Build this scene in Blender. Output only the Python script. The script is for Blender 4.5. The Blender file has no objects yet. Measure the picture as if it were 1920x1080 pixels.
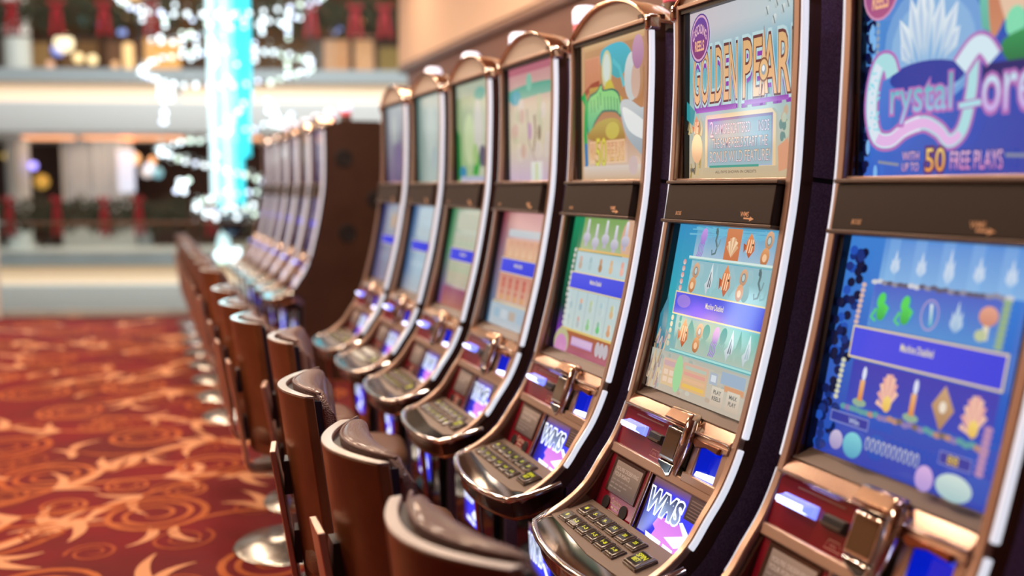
import bpy, math, random
from mathutils import Vector, Matrix
random.seed(7)
SC = bpy.context.scene
COL = SC.collection
R = math.radians
PI = math.pi

# ------------------------------------------------------------------ colours and materials
def lin(c):
    return c / 12.92 if c <= 0.04045 else ((c + 0.055) / 1.055) ** 2.4
def hx(s, k=1.0):
    s = s.lstrip('#')
    return tuple(lin(int(s[i:i + 2], 16) / 255.0) * k for i in (0, 2, 4))
def mixc(a, b, t):
    t = min(1.0, max(0.0, t))
    return tuple(a[i] * (1 - t) + b[i] * t for i in range(3))

def mat(name, col, rough=0.5, metal=0.0, spec=0.5, coat=0.0, emit=None, es=0.0, bump=None, var=None):
    m = bpy.data.materials.new(name); m.use_nodes = True
    nt = m.node_tree; b = nt.nodes['Principled BSDF']
    c = hx(col) if isinstance(col, str) else col
    b.inputs['Base Color'].default_value = (*c, 1)
    b.inputs['Roughness'].default_value = rough
    b.inputs['Metallic'].default_value = metal
    b.inputs['Specular IOR Level'].default_value = spec
    b.inputs['Coat Weight'].default_value = coat
    b.inputs['Coat Roughness'].default_value = 0.08
    if emit is not None:
        e = hx(emit) if isinstance(emit, str) else emit
        b.inputs['Emission Color'].default_value = (*e, 1)
        b.inputs['Emission Strength'].default_value = es
    if bump:
        kind, sc, st = bump
        tc = nt.nodes.new('ShaderNodeTexCoord')
        if kind == 'noise':
            tx = nt.nodes.new('ShaderNodeTexNoise'); tx.inputs['Scale'].default_value = sc; tx.inputs['Detail'].default_value = 3
            out = tx.outputs['Fac']
        else:
            tx = nt.nodes.new('ShaderNodeTexVoronoi'); tx.inputs['Scale'].default_value = sc
            out = tx.outputs['Distance']
        nt.links.new(tc.outputs['Object'], tx.inputs['Vector'])
        bp = nt.nodes.new('ShaderNodeBump'); bp.inputs['Strength'].default_value = st; bp.inputs['Distance'].default_value = 0.004
        nt.links.new(out, bp.inputs['Height']); nt.links.new(bp.outputs['Normal'], b.inputs['Normal'])
    if var:
        c2, sc = var
        c2 = hx(c2) if isinstance(c2, str) else c2
        tc = nt.nodes.new('ShaderNodeTexCoord')
        tx = nt.nodes.new('ShaderNodeTexNoise'); tx.inputs['Scale'].default_value = sc; tx.inputs['Detail'].default_value = 4
        rp = nt.nodes.new('ShaderNodeValToRGB')
        rp.color_ramp.elements[0].position = 0.35; rp.color_ramp.elements[1].position = 0.65
        rp.color_ramp.elements[0].color = (*c, 1); rp.color_ramp.elements[1].color = (*c2, 1)
        nt.links.new(tc.outputs['Object'], tx.inputs['Vector']); nt.links.new(tx.outputs['Fac'], rp.inputs['Fac'])
        nt.links.new(rp.outputs['Color'], b.inputs['Base Color'])
    return m

def art_mat(name, emis, gloss=True):
    """printed / displayed picture: colours stored per vertex; a screen gives its colours off as light"""
    m = bpy.data.materials.new(name); m.use_nodes = True
    nt = m.node_tree; b = nt.nodes['Principled BSDF']
    at = nt.nodes.new('ShaderNodeAttribute'); at.attribute_name = 'Col'
    b.inputs['Roughness'].default_value = 0.06 if gloss else 0.35
    b.inputs['Specular IOR Level'].default_value = 0.5
    if emis > 0:
        b.inputs['Base Color'].default_value = (0.01, 0.01, 0.01, 1)
        nt.links.new(at.outputs['Color'], b.inputs['Emission Color'])
        b.inputs['Emission Strength'].default_value = emis
    else:
        nt.links.new(at.outputs['Color'], b.inputs['Base Color'])
    return m

M = {}
M['bronze'] = mat('bronze_frame', (0.55, 0.39, 0.31), 0.34, 0.75, coat=0.2)
M['bronze_dark'] = mat('dark_bronze', (0.11, 0.075, 0.06), 0.38, 0.5)
M['bar_brown'] = mat('speaker_bar_brown', (0.024, 0.014, 0.012), 0.5, 0.0, spec=.3)
M['gold'] = mat('rose_gold_metal', (0.80, 0.56, 0.42), 0.16, 1.0)
M['chrome'] = mat('chrome', (0.80, 0.77, 0.76), 0.09, 1.0)
M['black'] = mat('black_plastic', (0.010, 0.009, 0.011), 0.42)
M['blackgloss'] = mat('black_glass', (0.006, 0.006, 0.008), 0.06, coat=0.6)
M['gloss_brown'] = mat('gloss_brown_side', (0.075, 0.032, 0.022), 0.14, 0.35, coat=0.7)
M['copper'] = mat('copper_gloss', (0.30, 0.11, 0.06), 0.18, 0.8)
M['fabric'] = mat('purple_black_side', (0.105, 0.070, 0.165), 0.7, bump=('noise', 400, 0.5), var=((0.19, 0.13, 0.27), 220))
M['tan'] = mat('tan_arch', (0.46, 0.405, 0.36), 0.40)
M['red'] = mat('red_gloss_panel', (0.20, 0.006, 0.018), 0.16, coat=0.5)
M['plate'] = mat('key_plate', (0.20, 0.145, 0.115), 0.36, 0.35)
M['key'] = mat('key_cap', (0.085, 0.060, 0.046), 0.22, coat=0.5)
M['keyleg'] = mat('key_legend', (0.3, 0.28, 0.02), 0.4, emit='#e6d822', es=1.0)
M['deckmirror'] = mat('deck_mirror', (0.24, 0.22, 0.21), 0.05, 1.0)
M['lcd'] = art_mat('lcd_picture', 1.0)
M['screen'] = art_mat('screen_picture', 1.0)
M['screen_hot'] = art_mat('lit_sign_picture', 1.6)
M['print'] = art_mat('printed_marks', 0.0, False)
M['strip'] = mat('edge_chrome_sheen', (0.8, 0.82, 0.85), 0.15, 0.6, emit=(0.84, 0.88, 1.0), es=0.80)  # glow stands in for reflections on the chrome side edge
M['blueglow'] = mat('blue_lamp', (0.1, 0.12, 0.6), 0.2, emit=(0.20, 0.25, 1.0), es=1.5)
M['whiteglow'] = mat('white_lamp', (0.8, 0.85, 1.0), 0.2, emit=(0.62, 0.70, 1.0), es=2.6)
M['bluebox'] = mat('blue_lit_slot', (0.0, 0.005, 0.12), 0.12, emit=(0.0, 0.012, 0.55), es=0.9)
M['amberglass'] = mat('smoked_amber_window', (0.10, 0.055, 0.028), 0.07, coat=0.5)
M['beacon_w'] = mat('beacon_white', (0.8, 0.82, 0.9), 0.3, emit=(0.72, 0.76, 1.0), es=1.1)
M['beacon_r'] = mat('beacon_red', (0.6, 0.1, 0.12), 0.3, emit=(0.8, 0.10, 0.14), es=0.5)
# chairs
M['shell'] = mat('chair_shell_brown', (0.200, 0.070, 0.025), 0.33, 0.0, coat=0.15, var=((0.125, 0.040, 0.014), 6))
M['shelltop'] = mat('chair_shell_sheen', (0.78, 0.77, 0.78), 0.20, 0.0, coat=1.0)  # white is light reflected off the brown shell's top, put into the colour
M['strip_blue'] = mat('blue_black_edge', (0.008, 0.014, 0.034), 0.3)
M['leather'] = mat('dark_leather', (0.135, 0.060, 0.054), 0.36, coat=0.35, bump=('vor', 260, 0.6))
M['seat'] = mat('brown_leather', (0.15, 0.075, 0.05), 0.38, bump=('vor', 220, 0.3))
M['barcopper'] = mat('chair_bar_satin', (0.62, 0.44, 0.36), 0.32, 0.85)
M['steel'] = mat('polished_steel', (0.40, 0.42, 0.43), 0.24, 1.0)

# ------------------------------------------------------------------ objects
def tag(o, label=None, cat=None, group=None, kind=None):
    if label: o['label'] = label
    if cat: o['category'] = cat
    if group: o['group'] = group
    if kind: o['kind'] = kind
    return o
def empty(name, loc=(0, 0, 0), rz=0.0):
    o = bpy.data.objects.new(name, None); COL.objects.link(o)
    o.empty_display_size = 0.1; o.location = loc; o.rotation_euler = (0, 0, rz)
    return o
def copy_tree(o, parent=None):
    c = o.copy(); COL.objects.link(c)
    if parent: c.parent = parent
    for ch in list(o.children): copy_tree(ch, c)
    return c

class Fr:
    """a plane facing the player: u runs towards the camera (-Y), v runs down the plane, h out of it"""
    def __init__(s, top, bot, yc=0.0):
        s.o = Vector((top[0], yc, top[1])); d = Vector((bot[0] - top[0], 0, bot[1] - top[1]))
        s.L = d.length; s.d = d.normalized(); s.n = Vector((s.d.z, 0, -s.d.x))
        if s.n.x > 0: s.n = -s.n
    def __call__(s, u, v, h=0.0):
        return s.o + Vector((0, -u, 0)) + s.d * v + s.n * h

class MB:
    def __init__(s): s.v = []; s.f = []; s.m = []; s.c = None; s.cur = 0
    def mi(s, i): s.cur = i; return s
    def add(s, vs, fs, col=None):
        b = len(s.v); s.v.extend(tuple(p) for p in vs)
        for f in fs: s.f.append(tuple(b + i for i in f)); s.m.append(s.cur)
        if col is not None:
            if s.c is None: s.c = []
            s.c.extend(col)
        return s
    def box(s, x0, x1, y0, y1, z0, z1):
        vs = [(x, y, z) for x in (x0, x1) for y in (y0, y1) for z in (z0, z1)]
        return s.add(vs, [(0, 1, 3, 2), (4, 6, 7, 5), (0, 4, 5, 1), (2, 3, 7, 6), (0, 2, 6, 4), (1, 5, 7, 3)])
    def fbox(s, fr, u0, u1, v0, v1, h0, h1, inset=0.0):
        i = inset
        vs = [fr(u0, v0, h0), fr(u1, v0, h0), fr(u1, v1, h0), fr(u0, v1, h0),
              fr(u0 + i, v0 + i, h1), fr(u1 - i, v0 + i, h1), fr(u1 - i, v1 - i, h1), fr(u0 + i, v1 - i, h1)]
        return s.add(vs, [(0, 1, 2, 3), (7, 6, 5, 4), (0, 4, 5, 1), (1, 5, 6, 2), (2, 6, 7, 3), (3, 7, 4, 0)])
    def fprism(s, fr, poly, h0, h1):
        n = len(poly)
        vs = [fr(u, v, h0) for u, v in poly] + [fr(u, v, h1) for u, v in poly]
        fs = [tuple(range(n - 1, -1, -1)), tuple(range(n, 2 * n))] + [(i, (i + 1) % n, n + (i + 1) % n, n + i) for i in range(n)]
        return s.add(vs, fs)
    def xzprism(s, poly, y0, y1):
        n = len(poly)
        vs = [(x, y0, z) for x, z in poly] + [(x, y1, z) for x, z in poly]
        fs = [tuple(range(n - 1, -1, -1)), tuple(range(n, 2 * n))] + [(i, (i + 1) % n, n + (i + 1) % n, n + i) for i in range(n)]
        return s.add(vs, fs)
    def yzprism(s, poly, x0, x1):
        n = len(poly)
        vs = [(x0, y, z) for y, z in poly] + [(x1, y, z) for y, z in poly]
        fs = [tuple(range(n)), tuple(range(2 * n - 1, n - 1, -1))] + [(i, n + i, n + (i + 1) % n, (i + 1) % n) for i in range(n)]
        return s.add(vs, fs)
    def xyprism(s, poly, z0, z1):
        n = len(poly)
        vs = [(x, y, z0) for x, y in poly] + [(x, y, z1) for x, y in poly]
        fs = [tuple(range(n - 1, -1, -1)), tuple(range(n, 2 * n))] + [(i, (i + 1) % n, n + (i + 1) % n, n + i) for i in range(n)]
        return s.add(vs, fs)
    def loft(s, rings, closed=True, caps=True):
        n = len(rings[0]); vs = [p for r in rings for p in r]; fs = []
        for k in range(len(rings) - 1):
            for i in range(n if closed else n - 1):
                j = (i + 1) % n
                fs.append((k * n + i, k * n + j, (k + 1) * n + j, (k + 1) * n + i))
        if caps and closed:
            fs.append(tuple(range(n - 1, -1, -1))); fs.append(tuple((len(rings) - 1) * n + i for i in range(n)))
        return s.add(vs, fs)
    def tube(s, pts, r, seg=8, caps=True):
        pts = [Vector(p) for p in pts]; rings = []; up = None
        for i, p in enumerate(pts):
            t = (pts[min(i + 1, len(pts) - 1)] - pts[max(i - 1, 0)]).normalized()
            if up is None:
                up = Vector((0, 0, 1)) if abs(t.z) < 0.9 else Vector((1, 0, 0))
            a = t.cross(up).normalized(); up = a.cross(t).normalized()
            rr = r[i] if isinstance(r, (list, tuple)) else r
            rings.append([p + a * (rr * math.cos(2 * PI * k / seg)) + up * (rr * math.sin(2 * PI * k / seg)) for k in range(seg)])
        return s.loft(rings, True, caps)
    def lathe(s, prof, seg=24, c=(0, 0, 0)):
        rings = [[(c[0] + r * math.cos(2 * PI * k / seg), c[1] + r * math.sin(2 * PI * k / seg), c[2] + z) for k in range(seg)] for r, z in prof]
        return s.loft(rings, True, True)
    def ball(s, c, r, seg=8, rings=5):
        prof = [(max(1e-4, r * math.sin(PI * i / rings)), -r * math.cos(PI * i / rings)) for i in range(rings + 1)]
        return s.lathe(prof, seg, c)
    def build(s, name, mats, parent=None, smooth=35, bevel=0.0, off=None):
        me = bpy.data.meshes.new(name)
        v = s.v if off is None else [(p[0] - off[0], p[1] - off[1], p[2] - off[2]) for p in s.v]
        me.from_pydata(v, [], s.f)
        for m in (mats if isinstance(mats, (list, tuple)) else [mats]): me.materials.append(M[m] if isinstance(m, str) else m)
        me.polygons.foreach_set('material_index', s.m)
        if s.c is not None:
            at = me.color_attributes.new('Col', 'FLOAT_COLOR', 'POINT')
            flat = []
            for c in s.c: flat.extend((c[0], c[1], c[2], 1.0))
            at.data.foreach_set('color', flat)
        if smooth:
            me.polygons.foreach_set('use_smooth', [True] * len(s.f))
            me.set_sharp_from_angle(angle=R(smooth))
        me.update()
        o = bpy.data.objects.new(name, me); COL.objects.link(o)
        if parent: o.parent = parent
        if bevel:
            bv = o.modifiers.new('edge', 'BEVEL'); bv.width = bevel; bv.segments = 2; bv.limit_method = 'ANGLE'
        return o

# ------------------------------------------------------------------ pictures and lettering
_gl = {}
def closed(pts, n=5):
    m = len(pts); out = []
    for i in range(m):
        p0, p1, p2, p3 = pts[i - 1], pts[i], pts[(i + 1) % m], pts[(i + 2) % m]
        for k in range(n):
            t = k / n
            out.append(tuple(0.5 * ((2 * p1[j]) + (-p0[j] + p2[j]) * t + (2 * p0[j] - 5 * p1[j] + 4 * p2[j] - p3[j]) * t * t + (-p0[j] + 3 * p1[j] - 3 * p2[j] + p3[j]) * t ** 3) for j in range(2)))
    return out
def glyphs(txt, bold=0.0, shear=0.0):
    k = (txt, bold, shear)
    if k in _gl: return _gl[k]
    cu = bpy.data.curves.new('t', 'FONT'); cu.body = txt; cu.resolution_u = 3; cu.offset = bold; cu.shear = shear
    cu.fill_mode = 'FRONT' if hasattr(cu, 'fill_mode') else cu.fill_mode
    o = bpy.data.objects.new('t', cu); COL.objects.link(o)
    bpy.context.view_layer.update()
    ev = o.evaluated_get(bpy.context.evaluated_depsgraph_get()); me = ev.to_mesh()
    vs = [(p.co.x, p.co.y) for p in me.vertices]; fs = [tuple(p.vertices) for p in me.polygons]
    ev.to_mesh_clear(); bpy.data.objects.remove(o); bpy.data.curves.remove(cu)
    _gl[k] = (vs, fs)
    return _gl[k]

class Art:
    def __init__(s, fr, h=0.0006, dh=0.00012): s.fr = fr; s.mb = MB(); s.h = h; s.dh = dh; s.clip = None
    def _cl(s, u, v):
        if s.clip:
            a, b, c, d = s.clip; return min(max(u, a), b), min(max(v, c), d)
        return u, v
    def _put(s, pts, faces, cols):
        s.h += s.dh
        s.mb.add([s.fr(*s._cl(u, v), s.h) for u, v in pts], faces, cols)
    def poly(s, pts, col, col2=None):
        if col2 is None: cs = [col] * len(pts)
        else:
            v0 = min(p[1] for p in pts); v1 = max(p[1] for p in pts)
            cs = [mixc(col, col2, (p[1] - v0) / max(1e-6, v1 - v0)) for p in pts]
        s._put(pts, [tuple(range(len(pts)))], cs)
    def blob(s, pts, col, col2=None, k=5): s.poly(closed(pts, k), col, col2)
    def rect(s, u0, u1, v0, v1, col, col2=None): s.poly([(u0, v0), (u1, v0), (u1, v1), (u0, v1)], col, col2)
    def grid(s, u0, u1, v0, v1, fn, nu=14, nv=18):
        pts = []; cs = []
        for j in range(nv + 1):
            for i in range(nu + 1):
                a, b = i / nu, j / nv
                pts.append((u0 + (u1 - u0) * a, v0 + (v1 - v0) * b)); cs.append(fn(a, b))
        fs = [(j * (nu + 1) + i, j * (nu + 1) + i + 1, (j + 1) * (nu + 1) + i + 1, (j + 1) * (nu + 1) + i) for j in range(nv) for i in range(nu)]
        s._put(pts, fs, cs)
    def ell(s, u, v, ru, rv, col, col2=None, n=22, rot=0.0):
        c, q = math.cos(rot), math.sin(rot)
        s.poly([(u + ru * math.cos(t) * c - rv * math.sin(t) * q, v + ru * math.cos(t) * q + rv * math.sin(t) * c) for t in [2 * PI * k / n for k in range(n)]], col, col2)
    def line(s, pts, w, col, w2=None):
        n = len(pts); L = []; Rr = []
        for i in range(n):
            a = pts[max(i - 1, 0)]; b = pts[min(i + 1, n - 1)]
            dx, dy = b[0] - a[0], b[1] - a[1]; l = math.hypot(dx, dy) or 1
            ww = (w if w2 is None else w + (w2 - w) * i / (n - 1)) / 2
            L.append((pts[i][0] - dy / l * ww, pts[i][1] + dx / l * ww)); Rr.append((pts[i][0] + dy / l * ww, pts[i][1] - dx / l * ww))
        vs = L + Rr
        s._put(vs, [(i, i + 1, n + i + 1, n + i) for i in range(n - 1)], [col] * (2 * n))
    def text(s, txt, u0, u1, v0, v1, col, col2=None, bold=0.0, shear=0.0, warp=None, pad=0.0):
        vs, fs = glyphs(txt, bold, shear)
        if not vs: return
        rv, _ = glyphs(txt, 0.0, shear)
        x0 = min(p[0] for p in rv); x1 = max(p[0] for p in rv); y0 = min(p[1] for p in rv); y1 = max(p[1] for p in rv)
        pts = []; cs = []
        for x, y in vs:
            a = (x - x0) / (x1 - x0); b = (y1 - y) / (y1 - y0)
            u = u0 + (u1 - u0) * a; v = v0 + (v1 - v0) * b
            if warp: u, v = warp(u, v, a, b)
            pts.append((u, v)); cs.append(col if col2 is None else mixc(col, col2, b))
        s._put(pts, fs, cs)
    def otext(s, txt, u0, u1, v0, v1, col, col2, ocol, bold=0.03, warp=None, shear=0.0):
        s.text(txt, u0, u1, v0, v1, ocol, None, bold, shear, warp); s.text(txt, u0, u1, v0, v1, col, col2, 0.0, shear, warp)
    def build(s, name, m, parent): return s.mb.build(name, m, parent, smooth=0, off=(1.5, 0, 0))

def W(c, k): return tuple(x * k for x in c)
WHITE = (0.9, 0.93, 0.95)
# little pictures on the reels: a = art, (u, v) centre, w / h half sizes
def s_fish(a, u, v, w, h):
    o, d = hx('#e8935c'), hx('#b5552e')
    a.poly([(u - w, v - h * .2), (u - w * .3, v), (u - w * .8, v + h * .5)], d)
    a.poly([(u, v - h), (u + w * .7, v - h * .3), (u + w * .8, v + h * .3), (u + w * .1, v + h * .9), (u - w * .6, v + h * .2), (u - w * .5, v - h * .4)], o, d)
    for k in (-.2, .2, .5): a.line([(u + w * k, v - h * .5), (u + w * (k - .15), v + h * .5)], w * .16, hx('#f6cfa8'))
    a.ell(u + w * .5, v - h * .1, w * .12, h * .08, (0.05, 0.04, 0.04))
def s_jelly(a, u, v, w, h):
    c, d = hx('#c79ae0'), hx('#9c7fcb')
    a.ell(u + w * .25, v - h * .4, w * .5, h * .55, c, d, rot=.25)
    for k in range(4):
        x = u - w * .35 + k * w * .25
        a.line([(x + w * .2, v), (x, v + h * .3), (x + w * .08, v + h * .6), (x - w * .15, v + h * .95)], w * .13, d)
def s_diver(a, u, v, w, h):
    a.ell(u + w * .1, v - h * .4, w * .55, h * .5, hx('#dcae8c'), hx('#b98a68'), rot=.15)
    a.ell(u - w * .15, v + h * .5, w * .55, h * .5, hx('#e2a06a'), hx('#b06f45'), rot=.15)
    a.ell(u + w * .1, v - h * .38, w * .3, h * .27, hx('#7d8c90')); a.ell(u + w * .1, v - h * .38, w * .2, h * .19, hx('#b8c9c8'))
    a.ell(u - w * .15, v + h * .55, w * .28, h * .22, hx('#f0c49a'))
def s_angel(a, u, v, w, h, c='#5d6870'):
    a.poly([(u + w * .2, v - h), (u + w * .55, v - h * .1), (u + w * .45, v + h * .45), (u, v + h * .6), (u - w * .2, v + h), (u - w * .65, v + h * .35), (u - w * .25, v + h * .1)], hx('#dfe6e6'), hx('#b9c6cc'))
    for k in (0, .33): a.poly([(u + w * (.12 + k * .3), v - h * (.5 - k)), (u + w * (.2 + k * .3), v - h * (.35 - k)), (u + w * (k), v + h * .5), (u + w * (k - .16), v + h * .45)], hx(c))
def s_horse(a, u, v, w, h):
    a.line([(u - w * .3, v - h), (u - w * .1, v - h * .6), (u - w * .2, v - h * .2), (u + w * .15, v + h * .2), (u, v + h * .6), (u - w * .5, v + h * .7), (u - w * .6, v + h * .4)], w * .32, hx('#62797c'), w * .16)
    a.line([(u + w * .5, v - h * .3), (u + w * .35, v + h * .1), (u + w * .1, v + h * .3)], w * .14, hx('#7b9497'))
    a.ell(u - w * .2, v - h * .75, w * .22, h * .17, hx('#5a6f72'))
def s_clam(a, u, v, w, h):
    for k in range(7):
        t = -1.2 + k * .4
        a.line([(u, v + h * .8), (u + w * .8 * math.sin(t), v + h * .3 - h * 1.0 * math.cos(t))], w * .12, hx('#f1d2ae' if k % 2 else '#d9ab83'), w * .42)
def s_candle(a, u, v, w, h):
    a.ell(u, v + h * .8, w * .7, h * .2, hx('#8fae94')); a.rect(u - w * .24, u + w * .24, v - h * .3, v + h * .7, hx('#e9b277'), hx('#d98a4a'))
    a.ell(u + w * .05, v - h * .62, w * .2, h * .34, hx('#dfe3f5'))
def s_fan(a, u, v, w, h):
    for k in range(9):
        t = -1.5 + k * .32
        a.line([(u + w * .15, v + h * .8), (u + w * .1 + w * .95 * math.sin(t), v + h * .6 - h * 1.5 * math.cos(t))], w * .1, hx('#e2a7a0' if k % 2 else '#eebfa6'), w * .38)
    a.ell(u + w * .2, v + h * .5, w * .4, h * .38, hx('#f0d476'), hx('#e6b95c'))
def s_book(a, u, v, w, h):
    a.poly([(u, v - h), (u + w, v), (u + w * .1, v + h), (u - w * .9, v - h * .05)], hx('#c9a37c'), hx('#a8805e')); a.ell(u + w * .05, v - h * .05, w * .3, h * .26, hx('#e9dccb'))
def s_frog(a, u, v, w, h):
    g = hx('#52d35c'); a.ell(u, v - h * .4, w * .4, h * .45, g, rot=.3); a.ell(u + w * .2, v + h * .25, w * .5, h * .5, g, hx('#38a84a'), rot=.2)
    a.line([(u - w * .4, v + h * .1), (u - w * .8, v + h * .6), (u - w * .3, v + h * .8)], w * .22, g); a.line([(u + w * .4, v - h * .2), (u + w * .8, v), (u + w * .6, v + h * .3)], w * .2, g)
def s_spikes(a, u, v, w, h, c='#c9dbe8', d='#8fb3d8'):
    for k, (t, l) in enumerate([(-.9, .7), (.9, .7), (-.5, .9), (.5, .95), (0, 1.25)]):
        x, y = math.sin(t), -math.cos(t); b = (u + w * .1 * x, v + h * .7); e = (u + w * x * l, v + h * .6 + h * 1.25 * y * l)
        m_ = ((b[0] + e[0]) / 2, (b[1] + e[1]) / 2); q = w * .22
        a.poly([b, (m_[0] - q, m_[1]), e, (m_[0] + q, m_[1])], hx(c), hx(d))
def s_mush(a, u, v, w, h):
    a.rect(u - w * .2, u + w * .3, v - h * .1, v + h * .8, hx('#dcd5bc')); a.ell(u + w * .1, v - h * .4, w * .8, h * .5, hx('#e2a48c'), hx('#c98572')); a.ell(u - w * .3, v + h * .6, w * .5, h * .3, hx('#b9c49c'))
def s_potion(a, u, v, w, h):
    for k in range(18):
        pass
    a.line([(u + w * .8 * math.cos(t), v + h * .8 * math.sin(t)) for t in [2 * PI * k / 16 for k in range(17)]], w * .12, hx('#b3a0c8'))
    a.poly([(u - w * .1, v - h * .6), (u + w * .15, v - h * .6), (u + w * .35, v + h * .5), (u + w * .1, v + h * .6)], hx('#e8f2f4'), hx('#56b8c0'))
def s_urn(a, u, v, w, h):
    a.ell(u, v + h * .35, w * .75, h * .4, hx('#cfcbd6'), hx('#a9a3b8')); a.poly([(u - w * .3, v), (u - w * .2, v - h), (u + w * .2, v - h), (u + w * .3, v)], hx('#dfdbe2'), hx('#c2bccb')); a.rect(u - w * .3, u + w * .3, v + h * .7, v + h, hx('#b3adbf'))
def s_blob(a, u, v, w, h, c1='#d9a58f', c2='#a8bf95'):
    a.ell(u, v - h * .3, w * .45, h * .45, hx(c1)); a.ell(u + w * .05, v + h * .4, w * .6, h * .5, hx(c2))
# ------------------------------------------------------------------ the slot machine
OFF = (1.5, 0, 0)
HW = 0.2835
FACE = [(1.424, 2.135), (1.428, 2.0), (1.426, 1.85), (1.418, 1.65), (1.398, 1.50), (1.363, 1.31), (1.319, 1.13), (1.287, 1.02), (1.247, .93), (1.2, .86), (1.158, .80), (1.10, .752), (1.02, .708)]
def crv(pts, n=6):
    out = []
    P = [pts[0]] + pts + [pts[-1]]
    for i in range(1, len(P) - 2):
        p0, p1, p2, p3 = P[i - 1:i + 3]
        for k in range(n):
            t = k / n
            out.append(tuple(0.5 * ((2 * p1[j]) + (-p0[j] + p2[j]) * t + (2 * p0[j] - 5 * p1[j] + 4 * p2[j] - p3[j]) * t * t + (-p0[j] + 3 * p1[j] - 3 * p2[j] + p3[j]) * t ** 3) for j in range(2)))
    out.append(pts[-1]); return out
CV = crv(FACE, 4)
def offs(h, z0=-9, z1=9):
    """the front curve pushed h out of the face (towards the player when positive), kept between two heights"""
    out = []
    for i, p in enumerate(CV):
        a = CV[max(0, i - 1)]; b = CV[min(len(CV) - 1, i + 1)]
        dx, dz = b[0] - a[0], b[1] - a[1]; l = math.hypot(dx, dz)
        if z0 <= p[1] <= z1: out.append((p[0] + dz / l * h, p[1] - dx / l * h))
    return out
def sweep(mb, h0, h1, y0, y1, z0=-9, z1=9):
    a = offs(h0, z0, z1); b = offs(h1, z0, z1)
    mb.loft([[(p[0], y0, p[1]), (p[0], y1, p[1]), (q[0], y1, q[1]), (q[0], y0, q[1])] for p, q in zip(a, b)])
FA = Fr((1.445, 2.105), (1.452, 1.655)); FB = Fr((1.402, 1.638), (1.386, 1.533)); FC = Fr((1.428, 1.525), (1.343, 1.058))
FD = Fr((1.279, 1.012), (1.239, .905)); FE = Fr((1.232, .883), (1.172, .742)); FF = Fr((1.18, .750), (.99, .700))
FG = Fr((1.205, .64), (1.215, .10))

def mk(mb, name, mats, parent, **k): return mb.build(name, mats, parent, off=OFF, **k)

def deck_outline(e=0.0):
    pts = [(-HW, .03)]
    n = 22
    for i in range(n + 1):
        t = -1 + 2 * i / n
        u = math.copysign(abs(t) ** 0.92, t) * (HW + e)
        v = .232 - .052 * abs(t) ** 2.2
        k = max(0.0, (abs(t) - .90) / .10); v -= .045 * k * k
        pts.append((u, v + e))
    pts.append((HW, .03)); return pts

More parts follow.
